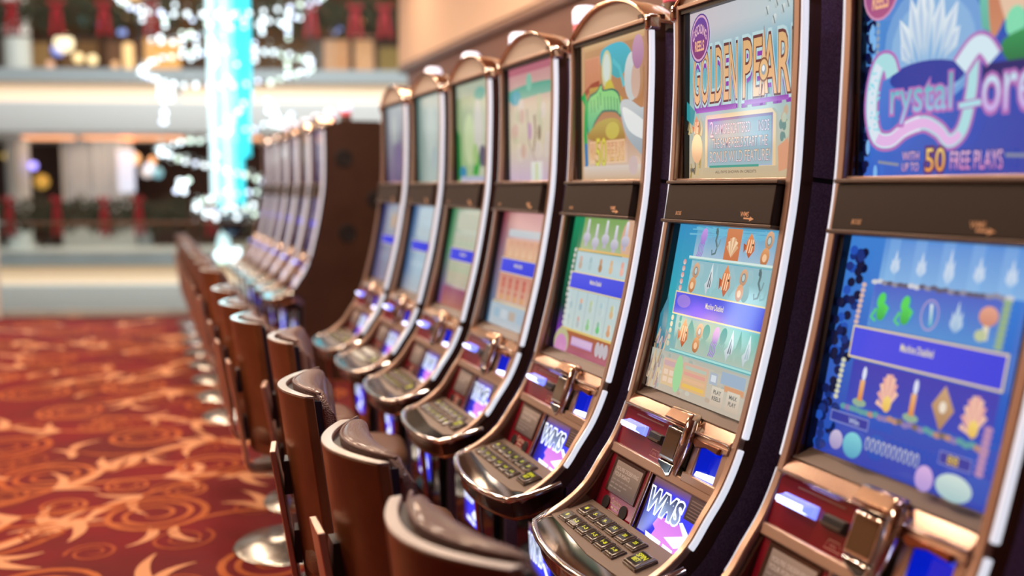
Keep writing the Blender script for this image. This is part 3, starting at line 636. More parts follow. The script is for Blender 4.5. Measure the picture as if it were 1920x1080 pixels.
def crystal_upper(a):
    a.clip = (-.245, .245, 0, .454)
    def bg(p, q):
        c = mixc(hx('#5a9fd8'), hx('#2b55b4'), min(1, p * 1.6)); c2 = mixc(hx('#3a66c8'), hx('#3a3f9c'), p)
        return mixc(c, c2, q)
    a.grid(-.245, .245, 0, .454, bg)
    for k in range(60): 
        v = .45 * random.random(); a.ell(-.245 + .02 * random.random() * (1.4 - v), v, .010, .008, hx('#0a1240'))
    for k in range(14): a.ell(-.225 + .03 * random.random(), .45 * random.random(), .006, .016, hx('#7db4ea'))
    a.ell(-.05, .20, .13, .12, hx('#6f9fd6')); a.ell(-.05, .21, .11, .10, hx('#86b2dc'))
    for t, l in [(-1.05, .085), (.95, .10), (-.7, .12), (.62, .13), (-.35, .14), (.3, .13), (0, .17), (-.15, .15)]:
        b = (-.06 + .05 * math.sin(t), .235); e = (-.06 + l * math.sin(t) * 1.0, .235 - l * math.cos(t)); m_ = (b[0] * .4 + e[0] * .6, b[1] * .4 + e[1] * .6); q = .017
        n_ = (math.cos(t) * q, math.sin(t) * q)
        a.poly([b, (m_[0] - n_[0], m_[1] - n_[1]), e, (m_[0] + n_[0], m_[1] + n_[1])], hx('#e9f1f4'), hx('#a9c6dc')); a.poly([b, (m_[0] - n_[0] * .4, m_[1] - n_[1] * .4), e, (m_[0] + n_[0] * .25, m_[1] + n_[1] * .25)], hx('#b9cde4'), hx('#9fbfe0'))
    a.ell(-.06, .262, .10, .03, hx('#2a3f9c'))
    # leafy figure of light at the top right
    a.poly([(.045, .0), (.075, .19), (.11, .21), (.10, .0)], hx('#78d8c4'), hx('#5fae9c')); a.blob([(.085, .0), (.095, .20), (.13, .17), (.16, .06), (.15, .0)], hx('#b5654a'), hx('#c98a6a')); a.blob([(.11, .12), (.13, .19), (.15, .21), (.17, .17), (.16, .10)], hx('#e0c0a6'))
    a.ell(.15, .19, .022, .028, hx('#7fd9b0')); a.blob([(.12, .225), (.16, .205), (.245, .20), (.245, .26), (.15, .262)], hx('#2f9a5c'), hx('#1f6a44')); a.poly([(.18, .0), (.245, .0), (.245, .19), (.20, .14)], hx('#4f8fd0'))
    a.rect(.08, .245, .255, .30, hx('#232a6c'))
    # badge and chain
    a.ell(-.19, .075, .052, .062, hx('#d08fb4'), rot=.2); a.ell(-.19, .075, .047, .057, hx('#7a3f8c'), hx('#b05a84'), rot=.2)
    a.text('CASCADING', -.228, -.155, .045, .070, hx('#e7b9c6'), bold=.02); a.text('REELS', -.215, -.168, .082, .112, hx('#f0b48c'), bold=.03)
    for k in range(9): a.ell(-.196, .145 + k * .014, .005, .006, hx('#8fa0b4'))
    # title
    edge, lo = hx('#b070b8'), hx('#d9a6e0')
    big = [(-.150, .252), (-.162, .226), (-.188, .228), (-.206, .275), (-.208, .33), (-.190, .375), (-.15, .382), (-.11, .362), (-.06, .352), (-.02, .368), (.008, .390), (.040, .368), (.058, .30), (.062, .235)]
    big = crv(big, 5); f2 = crv([(.030, .255), (.062, .222), (.085, .222), (.108, .248)], 5)
    a.line(big, .050, edge, .034); a.line(big, .036, hx('#a9dbe0'), .022); a.line(big[10:40], .022, hx('#d9e4f0'), .030); a.line(big[25:55], .022, hx('#e0b4e4'), .016)
    a.line(f2, .050, edge, .044); a.line(f2, .036, hx('#cfe6f0'), .030); a.line([(.025, .326), (.092, .322)], .016, edge); a.line([(.030, .326), (.088, .322)], .010, hx('#a9dce6'))
    a.otext('rystal', -.152, .012, .262, .352, hx('#9fe6e6'), hx('#b58ae0'), edge, .055); a.text('rystal', -.152, .012, .262, .350, hx('#35b6b8'), hx('#a6c2ea'), .0)
    a.otext('orest', .085, .262, .265, .342, hx('#a6e3ea'), hx('#dcc0ee'), edge, .055); a.text('orest', .085, .262, .265, .342, hx('#bfeaf0'), hx('#c9a6e6'), .0)
    for k in range(26): a.ell(-.212 + .03 * random.random(), .24 + .12 * random.random(), .003, .003, hx('#8fd8e6'))
    # prize line
    a.line([(-.18, .425), (-.12, .432)], .006, hx('#8a8fa0')); a.line([(.145, .42), (.245, .424)], .006, hx('#8a8fa0'))
    a.otext('WITH', -.110, -.064, .407, .424, hx('#f0c8e4'), hx('#e6a6d0'), hx('#3a2a6a'), .05); a.otext('UP TO', -.110, -.064, .429, .445, hx('#f0c8e4'), hx('#e6a6d0'), hx('#3a2a6a'), .05)
    a.otext('50', -.046, .004, .402, .447, hx('#f6d87a'), hx('#ef9a3a'), hx('#5a2f6a'), .09); a.otext('FREE PLAYS', .018, .140, .410, .444, hx('#f3c9e8'), hx('#e58fd0'), hx('#3a2f7a'), .05)

def crystal_lower(a):
    a.clip = (-.246, .246, 0, .466)
    fill(a, lambda p, q: mixc(mixc(hx('#3f7fd0'), hx('#3565c2'), q), hx('#3038a8'), max(0, q - .2)))
    for k in range(80):
        v = .03 + .43 * random.random(); a.ell(-.238 + .05 * random.random(), v, .012, .010, hx(random.choice(['#0c1a50', '#16307a', '#2050b4', '#0a1238'])))
    a.rect(-.13, .245, .0, .092, hx('#5a8fd6'), hx('#7fb0e0'))
    for k in range(5): a.rect(-.115 + .072 * k, -.085 + .072 * k, .0, .09, hx('#6f9fdc'), hx('#86b6e4')); s_spikes(a, -.105 + .072 * k + .015, .052, .022, .030 + (.012 if k == 2 else 0), '#d9e2ee', '#a6c6e6')
    a.rect(-.135, .205, .096, .184, hx('#4a63c4'), hx('#4f8fd0'))
    for k in range(24): a.ell(-.135 + .34 * k / 23, .090 + .004 * random.random(), .010, .005, hx(random.choice(['#8c8a9c', '#c9cbd4', '#5c5a70'])))
    cw = .0675; c0 = -.103
    for k, f in enumerate((s_frog, s_frog, s_potion, s_spikes, s_mush)): f(a, c0 + k * cw, .142, .027, .036)
    a.rect(-.150, .225, .256, .345, hx('#3f3fae'), hx('#3348b4'))
    for k, f in enumerate((s_candle, s_fan, s_candle, s_book, s_fan)): f(a, c0 - .008 + k * .0725, .306, .029, .042)
    banner(a, -.160, .228, .190, .249)
    for k in range(28): a.ell(-.15 + .37 * k / 27, .352 + .005 * random.random(), .010, .006, hx(random.choice(['#5c9ca0', '#8a7ab0', '#7a6a60', '#b58a7a'])))
    for k in range(8): 
        a.ell(-.150, .102 + .011 * k, .007, .005, hx('#d3b3ac')); a.ell(-.170, .262 + .011 * k, .007, .005, hx('#cfd0b4')); a.ell(.212, .100 + .011 * k, .010, .006, hx('#8fae8a')); a.ell(.222, .320 + .011 * k, .010, .006, hx('#b58ab0'))
    a.rect(-.175, -.060, .366, .390, hx('#7a86c8')); a.rect(-.172, -.063, .369, .387, hx('#2f3a9c')); a.text('Win', -.118, -.088, .373, .384, hx('#b5c2e0'), bold=.02)
    a.ell(-.145, .425, .020, .020, hx('#c9bcd8'), hx('#9a8fc0')); a.ell(-.095, .425, .028, .026, hx('#7fd0d8'), hx('#4f9fc0'))
    a.otext('0000000000', -.060, .085, .398, .425, hx('#c2c6d6'), hx('#8f9cc4'), hx('#5560a8'), .03)
    a.rect(.130, .205, .378, .402, hx('#8a8fd0')); a.rect(.132, .203, .380, .400, hx('#3a3f9c')); a.otext('88', .150, .175, .382, .398, hx('#e6cc6a'), hx('#d8a84a'), hx('#6a5a4a'), .05)
    a.ell(.105, .438, .022, .024, hx('#d8b2e0'), hx('#a68fd0')); a.ell(.175, .436, .042, .024, hx('#cfe0d8'), hx('#9fc0c4'))

def lamp_upper(a):
    a.clip = (-.245, .245, 0, .454)
    a.grid(-.245, .245, 0, .454, lambda p, q: mixc(mixc(hx('#c79a72'), hx('#b08a68'), p), mixc(hx('#a86a3a'), hx('#d8c2b0'), max(0, q - .5) * 2), min(1, q * 1.6)))
    a.rect(-.245, .245, .0, .022, hx('#d9b68a'), hx('#c79c70')); a.rect(-.245, -.222, .0, .454, hx('#c9a078'))
    a.rect(-.215, -.10, .045, .15, hx('#d99a78'), hx('#c98562')); 
    for k in range(8): a.line([(-.21 + k * .014, .048), (-.208 + k * .014, .145)], .003, hx('#a8684c'))
    a.line([(-.225, .165), (-.16, .140), (-.10, .135)], .02, hx('#9c4a34')); a.rect(-.18, -.09, .145, .185, hx('#c29a4a'), hx('#8a6a3a'))
    a.blob([(-.08, .03), (.06, .02), (.13, .07), (.05, .13), (-.02, .11), (-.08, .09)], hx('#56b4c8'), hx('#4fa3a8')); a.ell(-.045, .095, .038, .062, hx('#c9c89a')); a.ell(-.045, .090, .026, .046, hx('#cfd8cf'))
    a.blob([(-.06, .15), (-.02, .13), (.02, .17), (.07, .20), (.02, .22), (-.05, .20)], hx('#c9bc4a'), hx('#b59a3c')); a.line([(.0, .07), (.05, .10), (.08, .16)], .016, hx('#5fb8c0'))
    # tall green title strokes
    a.blob([(-.195, .185), (-.12, .158), (-.085, .135), (-.070, .158), (.0, .160), (.050, .185), (.062, .255), (.02, .238), (-.06, .232), (-.09, .238), (-.14, .268), (-.19, .315)], hx('#2f6a5c'), None, 3)
    a.blob([(-.188, .190), (-.12, .164), (-.085, .143), (-.074, .163), (.0, .166), (.044, .190), (.055, .247), (.02, .231), (-.06, .225), (-.09, .231), (-.14, .260), (-.185, .302)], hx('#8fcf78'), hx('#58ab82'), 3)
    for u, q in ((-.165, .0), (-.140, .0), (-.112, -.008), (-.092, -.02), (-.060, -.004), (-.035, -.002), (-.012, .0), (.012, .004), (.034, .01)): a.line([(u, .185 + q), (u + .004, .228 + q)], .0045, hx('#2f7a5a'))
    a.line([(-.228, .162), (-.20, .20), (-.21, .30), (-.20, .40), (-.215, .43)], .032, hx('#23a052'), .022); a.line([(-.205, .33), (-.20, .40), (-.215, .44)], .022, hx('#2a6fae'))
    a.blob([(-.19, .31), (-.10, .262), (.04, .262), (.09, .34), (-.05, .335)], hx('#b5a04a'), hx('#9c6a3a')); a.ell(.0, .295, .05, .028, hx('#c2b04f'))
    a.rect(-.175, .09, .325, .400, hx('#e0b48a'), hx('#e2bf9a')); a.otext('50', -.125, -.045, .315, .410, hx('#d8c84a'), hx('#cfd06a'), hx('#a8863a'), .04); a.otext('WIN', -.172, -.130, .335, .385, hx('#dba68a'), hx('#e0b46a'), hx('#a86a4a'), .03); a.otext('FREE PLAYS', -.035, .085, .335, .392, hx('#dca682'), hx('#e2bc74'), hx('#a8704a'), .03)
    # pale swirl of smoke
    a.ell(.140, .135, .052, .075, hx('#cfd2cf'), hx('#b9bfbe')); a.ell(.165, .150, .030, .055, hx('#c9a898')); a.blob([(.06, .215), (.12, .205), (.20, .235), (.245, .24), (.245, .38), (.16, .355), (.09, .30)], hx('#b9bfc2'), hx('#9aa3aa')); a.blob([(.08, .225), (.245, .29), (.245, .335), (.12, .30)], hx('#dcdedc'))
    a.ell(.18, .065, .038, .052, hx('#c79ab0'), hx('#a8789a')); a.rect(-.22, .245, .408, .454, hx('#d3c6bc'), hx('#c9a888')); a.ell(.15, .41, .03, .03, hx('#c9b2ae'))
def lamp_lower(a):
    a.clip = (-.246, .246, 0, .466)
    fill(a, lambda p, q: mixc(mixc(hx('#1f8a5c'), hx('#0f3a30'), q * 1.5), hx('#7a2fa8'), max(0, (q - .68) * 5)))
    a.rect(-.165, .245, .0, .112, hx('#7da35c'), hx('#a3b48a')); a.ell(.19, .06, .06, .07, hx('#d3a98c'))
    for k in range(5): s_urn(a, -.125 + .072 * k, .052 + .014 * (k % 2), .036, .046)
    a.rect(-.175, .245, .108, .116, hx('#d6b06a')); a.rect(-.175, .245, .118, .188, hx('#a9c3cc'), hx('#b3c9cc'))
    for k in range(5): s_blob(a, -.135 + .078 * k, .153, .022, .028, ['#c29a86', '#8fb0b8', '#b58a6a', '#c9a682', '#d89a8c'][k], ['#b8a08a', '#a3bcc0', '#a8784a', '#d0ae86', '#e0a898'][k])
    a.rect(-.190, .245, .250, .388, hx('#b9cbce'), hx('#c2cfc8'))
    for k in range(1, 5): a.rect(-.19 + .078 * k, -.187 + .078 * k, .25, .384, hx('#8da6b2'))
    for k in range(5):
        s_blob(a, -.15 + .078 * k, .292, .022, .026, ['#b9c9c8', '#d8a88e', '#b8c49a', '#a6c2c8', '#c2bf8e'][k], ['#a9bcc0', '#9fb4bc', '#b4c2b0', '#b9c8c6', '#d0b48a'][k]); s_blob(a, -.15 + .078 * k, .352, .022, .024, ['#b0bfc2', '#c9a6a0', '#9cc79a', '#8fb8a0', '#d8a682'][k], ['#bcc7c4', '#b5b8bc', '#8fc28a', '#6fc07a', '#cf9a76'][k])
    banner(a, -.183, .240, .192, .245)
    for k in range(14): a.ell(-.182 - .001 * k * (k < 9), .115 + .0195 * k, .009, .008, hx('#c9c6c0'))
    a.rect(-.19, .245, .382, .390, hx('#d8bd72')); a.rect(-.19, .245, .390, .466, hx('#a8623a'), hx('#a85a74')); a.ell(-.17, .435, .06, .05, hx('#b9b48a')); a.ell(-.17, .448, .05, .04, hx('#c98ab8')); a.rect(-.09, .075, .405, .435, hx('#c9a6cc'), hx('#b58abf'))
    for k in range(10): a.rect(-.085 + k * .016, -.075 + k * .016, .41, .43, hx('#d8bcd8'))
    for k in range(3): a.ell(.115 + .03 * k, .42, .016, .024, hx('#bfb6bc'))
def rose_upper(a):
    a.clip = (-.245, .245, 0, .454)
    a.grid(-.245, .245, 0, .454, lambda p, q: mixc(hx('#c2848c'), hx('#cdbfa6'), min(1, q * 2.4)) if q < .7 else mixc(hx('#cdbfa6'), hx('#c2aac4'), (q - .7) * 3))
    a.rect(-.245, .245, .0, .03, hx('#b46a78')); a.blob([(-.245, .09), (.0, .075), (.245, .085), (.245, .12), (.05, .125), (-.245, .13)], hx('#58a08a'), hx('#7fae98')); a.ell(-.17, .12, .06, .03, hx('#4f9fae')); a.ell(-.02, .07, .03, .035, hx('#7fb8a0'))
    for k in range(16): a.ell(-.2 + .4 * random.random(), .15 + .2 * random.random(), .03, .03, hx(random.choice(['#d6c8b0', '#c9a898', '#cfc0b4', '#bfb89a'])))
    a.line([(.04, .20), (.05, .27), (.03, .34)], .016, hx('#8a6a5a'), .010); a.line([(-.04, .17), (-.02, .30), (.05, .38)], .012, hx('#a88f86'), .006); a.ell(-.01, .26, .02, .035, hx('#b48aa8')); a.ell(.09, .27, .018, .03, hx('#8f7a64'))
    a.rect(.0, .11, .38, .452, hx('#dcd9d0'), hx('#cfd6cc')); a.rect(.05, .07, .385, .452, hx('#c2c88a'))
def rose_lower(a):
    a.clip = (-.246, .246, 0, .466)
    fill(a, lambda p, q: mixc(mixc(hx('#7a2430'), hx('#cf9a98'), min(1, p * 3)), mixc(hx('#35688c'), hx('#b9bfc6'), min(1, p * 2.2)), q))
    a.rect(-.15, .245, .07, .10, hx('#b5bcc2')); a.rect(-.165, .245, .108, .186, hx('#d3a488'), hx('#cf9a7c')); a.rect(-.18, .245, .250, .362, hx('#c98a7a'), hx('#d0a890'))
    for k in range(5):
        a.rect(-.13 + .075 * k, -.075 + .075 * k, .115, .180, hx('#c98f74'), hx('#dcb894')); s_blob(a, -.12 + .078 * k, .285, .030, .030, '#b8564c', '#c46a5a'); s_blob(a, -.12 + .078 * k, .335, .030, .026, '#c2685a', '#cf9a6c')
    banner(a, -.172, .240, .190, .245); a.rect(-.20, .245, .366, .372, hx('#d8c08a')); a.rect(-.21, .245, .375, .466, hx('#a9b9c4'), hx('#b5bec4'))
    for k in range(4): a.rect(-.17 + .09 * k, -.10 + .09 * k, .395, .43, hx(['#9ab4c4', '#c2cad0', '#b8a89a', '#a6b8c8'][k]))
def meadow_upper(a):
    a.clip = (-.245, .245, 0, .454)
    a.grid(-.245, .245, 0, .454, lambda p, q: mixc(mixc(hx('#8f9c7a'), hx('#c2c4ac'), p), mixc(hx('#7fae6a'), hx('#c2bfae'), p), q))
    a.rect(-.245, .245, .0, .06, hx('#a8b09a')); a.ell(.1, .06, .08, .03, hx('#6aa696')); a.poly([(-.245, .20), (-.2, .24), (-.19, .44), (-.245, .45)], hx('#1f7a3a')); a.ell(-.06, .26, .08, .12, hx('#b9c79a')); a.ell(.07, .22, .06, .14, hx('#c6c2b8'))
    a.poly([(-.02, .42), (.05, .30), (.10, .36), (.06, .43)], hx('#3f9a44')); a.ell(-.16, .41, .05, .03, hx('#2f7fa6')); a.ell(.13, .34, .05, .05, hx('#5f5a6a')); a.ell(.03, .33, .04, .05, hx('#9cb878')); a.rect(-.2, .245, .43, .454, hx('#a8acc2'))
def meadow_lower(a):
    a.clip = (-.246, .246, 0, .466)
    fill(a, lambda p, q: mixc(mixc(hx('#1d7a4a'), hx('#b9bfae'), min(1, p * 2.4)), mixc(hx('#7a3a8c'), hx('#b59a9c'), min(1, p * 2)), max(0, q * 1.6 - .6)))
    a.rect(-.14, .245, .02, .10, hx('#b3b6a2')); a.rect(-.15, .245, .11, .185, hx('#b4b9a8')); a.rect(-.17, .245, .252, .36, hx('#aeb39c'), hx('#b0a894'))
    for k in range(5): s_blob(a, -.11 + .075 * k, .15, .022, .03, '#b8a892', '#a9b894'); s_blob(a, -.12 + .075 * k, .30, .024, .034, '#8fb48a', '#b5a48c')
    banner(a, -.165, .240, .190, .245); a.rect(-.2, .245, .372, .466, hx('#8a4a6a'), hx('#a8685a'))
def frost_upper(a):
    a.clip = (-.245, .245, 0, .454)
    a.grid(-.245, .245, 0, .454, lambda p, q: mixc(hx('#5a7a74'), hx('#a9b6b0'), min(1, p * 2.5))); a.ell(.02, .2, .09, .14, hx('#b6c0ba')); a.ell(.08, .33, .07, .06, hx('#a6b4b4'))
def frost_lower(a):
    a.clip = (-.246, .246, 0, .466)
    fill(a, lambda p, q: mixc(mixc(hx('#1f4f86'), hx('#a6bccb'), min(1, p * 2.4)), hx('#b3a8a0'), max(0, q - .75) * 2))
    a.rect(-.12, .245, .02, .17, hx('#a9bdc9'), hx('#b6c4c9'))
    for k in range(5): s_spikes(a, -.1 + .075 * k, .09, .024, .034, '#c6d4da', '#9ab3c4'); s_spikes(a, -.1 + .075 * k, .31, .024, .034, '#bccbd2', '#9fb3bf')
    banner(a, -.155, .240, .190, .24, False)
def violet_upper(a):
    a.clip = (-.245, .245, 0, .454)
    a.grid(-.245, .245, 0, .454, lambda p, q: mixc(hx('#9aa2a6'), hx('#6a5a7c'), q)); a.ell(.03, .30, .09, .09, hx('#7a6a8c')); a.ell(-.06, .14, .07, .09, hx('#a6acaa'))
def violet_lower(a):
    a.clip = (-.246, .246, 0, .466)
    fill(a, lambda p, q: mixc(mixc(hx('#2a2a6a'), hx('#8f96a8'), min(1, p * 2)), hx('#7a6a84'), max(0, q - .5)))
    a.rect(-.12, .245, .03, .17, hx('#9aa0ac')); a.ell(.05, .10, .05, .05, hx('#c7a684'))
    for k in range(5): s_blob(a, -.1 + .075 * k, .31, .024, .034, '#a89aa8', '#8f9ab0')
    banner(a, -.155, .240, .190, .24, False)
def stripe_upper(c1, c2):
    def f(a):
        a.clip = (-.245, .245, 0, .454); a.grid(-.245, .245, 0, .454, lambda p, q: mixc(hx(c1), hx(c2), q), 4, 8); a.ell(.0, .18, .12, .10, mixc(hx(c1), WHITE, .25)); a.ell(.04, .33, .10, .06, mixc(hx(c2), WHITE, .2))
    return f
def stripe_lower(c1, c2):
    def f(a):
        a.clip = (-.246, .246, 0, .466); a.grid(-.246, .246, 0, .466, lambda p, q: mixc(hx(c1), hx(c2), q), 4, 8)
        for k in range(5): s_blob(a, -.12 + .07 * k, .13, .024, .034, c2, '#b0a8b8'); s_blob(a, -.12 + .07 * k, .31, .024, .034, c1, '#a8a0b0')
        banner(a, -.17, .235, .19, .245, False)
    return f

PITCH = .725
Y0 = 2.2275
machine0 = make_machine()
def place_machine(y, up, lo, label, group, first=[True]):
    if first[0]: r = machine0; first[0] = False
    else: r = copy_tree(machine0)
    r.location = (1.5, y, 0); tag(r, label, 'slot machine', group)
    return r
def screens(r, up, lo):
    for nm, fr, fn in (('upper_screen', FA, up), ('lower_screen', FC, lo)):
        a = Art(fr, h=-.0038); fn(a); mk(a.mb, nm, 'screen', r, smooth=0)
# copies are taken before the screens are added, so every machine shows its own game
rows = [
    (-1, crystal_upper, crystal_lower, 'bronze slot machine whose blue top glass reads Crystal Forest', ),
    (0, pearl_upper, pearl_lower, 'bronze slot machine whose sea-blue top glass reads Golden Pearl'),
    (1, lamp_upper, lamp_lower, 'slot machine with green title lettering and a white figure on its top glass'),
    (2, rose_upper, rose_lower, 'slot machine with a pink and cream top glass and a rosy lower screen'),
    (3, meadow_upper, meadow_lower, 'slot machine with a pale green meadow picture, its lower screen purple below'),
    (4, frost_upper, frost_lower, 'slot machine with frosty grey-white screens, last but one of the near row'),
    (5, violet_upper, violet_lower, 'slot machine with dim violet-grey screens at the far end of the near row')]
ord_ = ['nearest', 'second', 'third', 'fourth', 'fifth', 'farthest']
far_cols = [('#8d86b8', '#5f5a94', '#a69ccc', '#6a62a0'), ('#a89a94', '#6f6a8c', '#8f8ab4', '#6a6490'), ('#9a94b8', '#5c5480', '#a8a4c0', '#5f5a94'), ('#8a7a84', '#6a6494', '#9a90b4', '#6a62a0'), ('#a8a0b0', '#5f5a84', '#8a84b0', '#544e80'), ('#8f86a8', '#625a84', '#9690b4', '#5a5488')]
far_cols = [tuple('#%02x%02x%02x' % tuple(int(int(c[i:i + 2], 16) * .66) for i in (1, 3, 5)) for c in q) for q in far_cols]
FARY = 8.58
todo = []
for n, up, lo, lab in rows: todo.append((place_machine(Y0 + n * PITCH, up, lo, lab, 'slot machines of the near row'), up, lo))
for k in range(6):
    c = far_cols[k]
    lab = '%s slot machine of the far bank, beyond the gap after the near row' % ord_[k]
    if k == 0: lab = 'nearest slot machine of the far bank, next to its brown end panel'
    todo.append((place_machine(FARY + k * PITCH, None, None, lab, 'slot machines of the far bank'), stripe_upper(c[0], c[1]), stripe_lower(c[2], c[3])))
for r, up, lo in todo: screens(r, up, lo)

# end panel of the far bank
r = empty('end_panel', (1.75, FARY - .30, 0)); tag(r, 'tall brown end panel closing the near side of the far bank', 'panel')
M['endbrown'] = mat('warm_lit_board', (0.040, 0.018, 0.011), 0.34, coat=0.2, var=((0.055, 0.026, 0.016), 3))  # brown comes from warm light, put into the board's colour
b = MB(); b.xzprism([(p[0] + .035, p[1]) for p in offs(0, .76, 2.14)] + [(1.24, .70), (1.24, 0), (2.02, 0), (2.02, 2.10), (1.9, 2.17), (1.6, 2.17)], -.0045, .0045)
b.build('board', 'endbrown', r, off=(1.75, 0, 0))
for x, z in ((1.60, 1.86), (1.86, 1.52), (1.62, 1.24)):
    b = MB(); b.loft([[(x - 1.75 + q * math.cos(k * PI / 10), y, z + q * math.sin(k * PI / 10)) for k in range(20)] for q, y in ((.075, -.004), (.075, -.012), (.060, -.014), (.055, -.008))]); b.build('round_grille', 'black', r)

# ------------------------------------------------------------------ chairs
def make_chair():
    root = empty('casino_chair')
    HWc = .208
    def lean(z): return -.055 * (z - .60) / .46
    def outer(y): return -.195 + .080 * (abs(y) / HWc) ** 1.9
    n = 16
    ys = [-HWc + 2 * HWc * i / n for i in range(n + 1)]
    def slab(b, f0, f1, z0, z1, w=1.0, nz=3, rnd=0.0):
        rings = []
        for y in ys:
            yy = y * w; ring = []
            for k in range(nz + 1): z = z0 + (z1 - z0) * k / nz; ring.append((f0(yy) + lean(z), yy, z))
            for k in range(nz, -1, -1): z = z0 + (z1 - z0) * k / nz; ring.append((f1(yy) + lean(z), yy, z))
            rings.append(ring)
        b.loft(rings)
    b = MB(); slab(b, outer, lambda y: outer(y) + .027, .47, 1.052); sh = b.build('back_shell', 'shell', root, bevel=.004)
    b = MB(); slab(b, lambda y: outer(y) + .001, lambda y: outer(y) + .0262, 1.052, 1.0555, .997, 1); b.build('shell_edge_sheen', 'shelltop', sh, bevel=.0015)
    b = MB(); slab(b, lambda y: outer(y) + .027, lambda y: outer(y) + .046, .48, 1.040, .985); b.build('back_board', 'strip_blue', root)
    # cushion: closed sections across the back
    b = MB(); rings = []
    m = 18
    for i in range(m + 1):
        t = -1 + 2 * i / m; y = t * .212; e = abs(t)
        top = 1.066 - .055 * max(0.0, (e - .72) / .28) ** 2; bot = .50 + .03 * max(0.0, (e - .72) / .28) ** 2
        xb = outer(y) + .044; xf = -.070 + .022 * (y / .2) ** 2 - .030 * max(0.0, (e - .80) / .20) ** 2
        xf = max(xf, xb + .03)
        ring = []
        rad = min(.032, (xf - xb) / 2 - .001)
        for cx, cz, a0 in ((xf - rad, top - rad, 0), (xb + rad * .6, top - rad * .6, 90), (xb + rad * .6, bot + rad * .6, 180), (xf - rad, bot + rad, 270)):
            q = rad if a0 in (0, 270) else rad * .6
            for k in range(5):
                an = R(a0 + k * 22.5); x = cx + q * math.cos(an); z = cz + q * math.sin(an); ring.append((x + lean(z), y, z))
        rings.append(ring)
    b.loft(rings); cu = b.build('back_cushion', 'leather', root, smooth=50)
    for s in (-1, 1):
        b = MB(); b.tube([(outer(y) + .048 + lean(1.06), y, 1.060 - .0 * y) for y in [(-.20 + .40 * k / 12) for k in range(13)]] if s > 0 else [(outer(s * .206) + .05 + lean(z), s * .207, z) for z in (.52, .7, .9, 1.02)], .0045, 6); b.build('piping', 'leather', cu, smooth=60)
    # seat
    b = MB(); prof = []
    def sq(r_, z, k=1.0):
        return [(.055 + r_ * .235 * math.copysign(abs(math.cos(2 * PI * i / 28)) ** .55, math.cos(2 * PI * i / 28)), r_ * .225 * math.copysign(abs(math.sin(2 * PI * i / 28)) ** .55, math.sin(2 * PI * i / 28)), z) for i in range(28)]
    b.loft([sq(.94, .520), sq(1.0, .535), sq(1.0, .575), sq(.95, .600), sq(.80, .612), sq(.3, .618)]); st = b.build('seat', 'seat', root, smooth=50)
    b = MB(); b.loft([sq(.90, .500), sq(.90, .520)]); b.build('seat_pan', 'strip_blue', st)
    # flat bar behind the back, turning under the seat
    path = [(-.232, .868), (-.226, .70), (-.221, .52), (-.218, .425), (-.205, .388), (-.17, .372), (0.02, .370)]
    pp = crv(path, 3)
    b = MB(); rings = []
    for i, p in enumerate(pp):
        a_ = pp[max(0, i - 1)]; c_ = pp[min(len(pp) - 1, i + 1)]; dx, dz = c_[0] - a_[0], c_[1] - a_[1]; l = math.hypot(dx, dz); nx, nz = dz / l, -dx / l
        q = .009; w = .062; lx = lean(p[1]) if p[1] > .45 else lean(.45)
        rings.append([(p[0] + nx * q + lx, -w, p[1] + nz * q), (p[0] + nx * q + lx, w, p[1] + nz * q), (p[0] - nx * q + lx, w, p[1] - nz * q), (p[0] - nx * q + lx, -w, p[1] - nz * q)])
    b.loft(rings); b.build('back_bar', 'barcopper', root, smooth=40, bevel=.003)
    for zz in (.78, .57): b = MB(); b.box(-.212 + lean(zz), -.188 + lean(zz), -.035, .035, zz - .05, zz + .05); b.build('bar_mount', 'strip_blue', root)
    b = MB(); b.lathe([(.030, .055), (.030, .36), (.075, .362), (.075, .385), (.045, .39), (.045, .500)], 20); b.build('pedestal', 'steel', root, smooth=40)
    b = MB(); b.lathe([(.262, 0), (.266, .006), (.255, .016), (.12, .040), (.045, .058), (.034, .075)], 40); b.build('base_disc', 'steel', root, smooth=50)
    b = MB(); b.tube([(.235 * math.cos(t), .235 * math.sin(t), .23) for t in [-.9 + 1.8 * k / 10 for k in range(11)]], .011, 8)
    b.tube([(.03, 0, .20), (.23, 0, .23)], .010, 8); b.build('foot_rail', 'steel', root, smooth=60)
    return root
chair0 = make_chair()
def place_chair(x, y, deg, label, group, first=[True]):
    if first[0]: c = chair0; first[0] = False
    else: c = copy_tree(chair0)
    c.location = (x, y, 0); c.rotation_euler = (0, 0, R(deg)); tag(c, label, 'chair', group); return c
near_ch = [(.625, 1.60, 12, 'brown casino chair closest to the camera, half cut off by the photo edge'),
           (.615, 2.205, 0, 'brown casino chair facing the Golden Pearl machine, pink sheen on its cushion'),
           (.605, 2.895, -9, 'brown casino chair turned to show its grained leather side, third from the camera'),
           (.690, 3.86, -10, 'brown casino chair fourth from the camera, set closer to the machines'),
           (.605, 4.48, 0, 'brown casino chair fifth from the camera, its bare back bar in full view'),
           (.600, 5.10, 2, 'brown casino chair sixth from the camera, tucked behind the fifth'),
           (.610, 5.83, 0, 'brown casino chair at the last machine of the near row')]
for i, (x, y, d, lab) in enumerate(near_ch):
    c = place_chair(x, y, d, lab, 'chairs of the near row')
    if i >= 5:                                # these two stand further over their floor plates
        for ch in c.children:
            if ch.name.split('.')[0] in ('pedestal', 'base_disc', 'foot_rail'): ch.location.x = .21
och = ['nearest', 'second', 'third', 'fourth', 'fifth', 'sixth', 'seventh', 'farthest']
for k in range(8):
    lab = '%s brown casino chair of the row running on to the far bank' % och[k]
    place_chair(.625, 7.22 + k * .73, [4, -3, 5, 0, -6, 2, 3, 0][k], lab, 'chairs of the far bank')
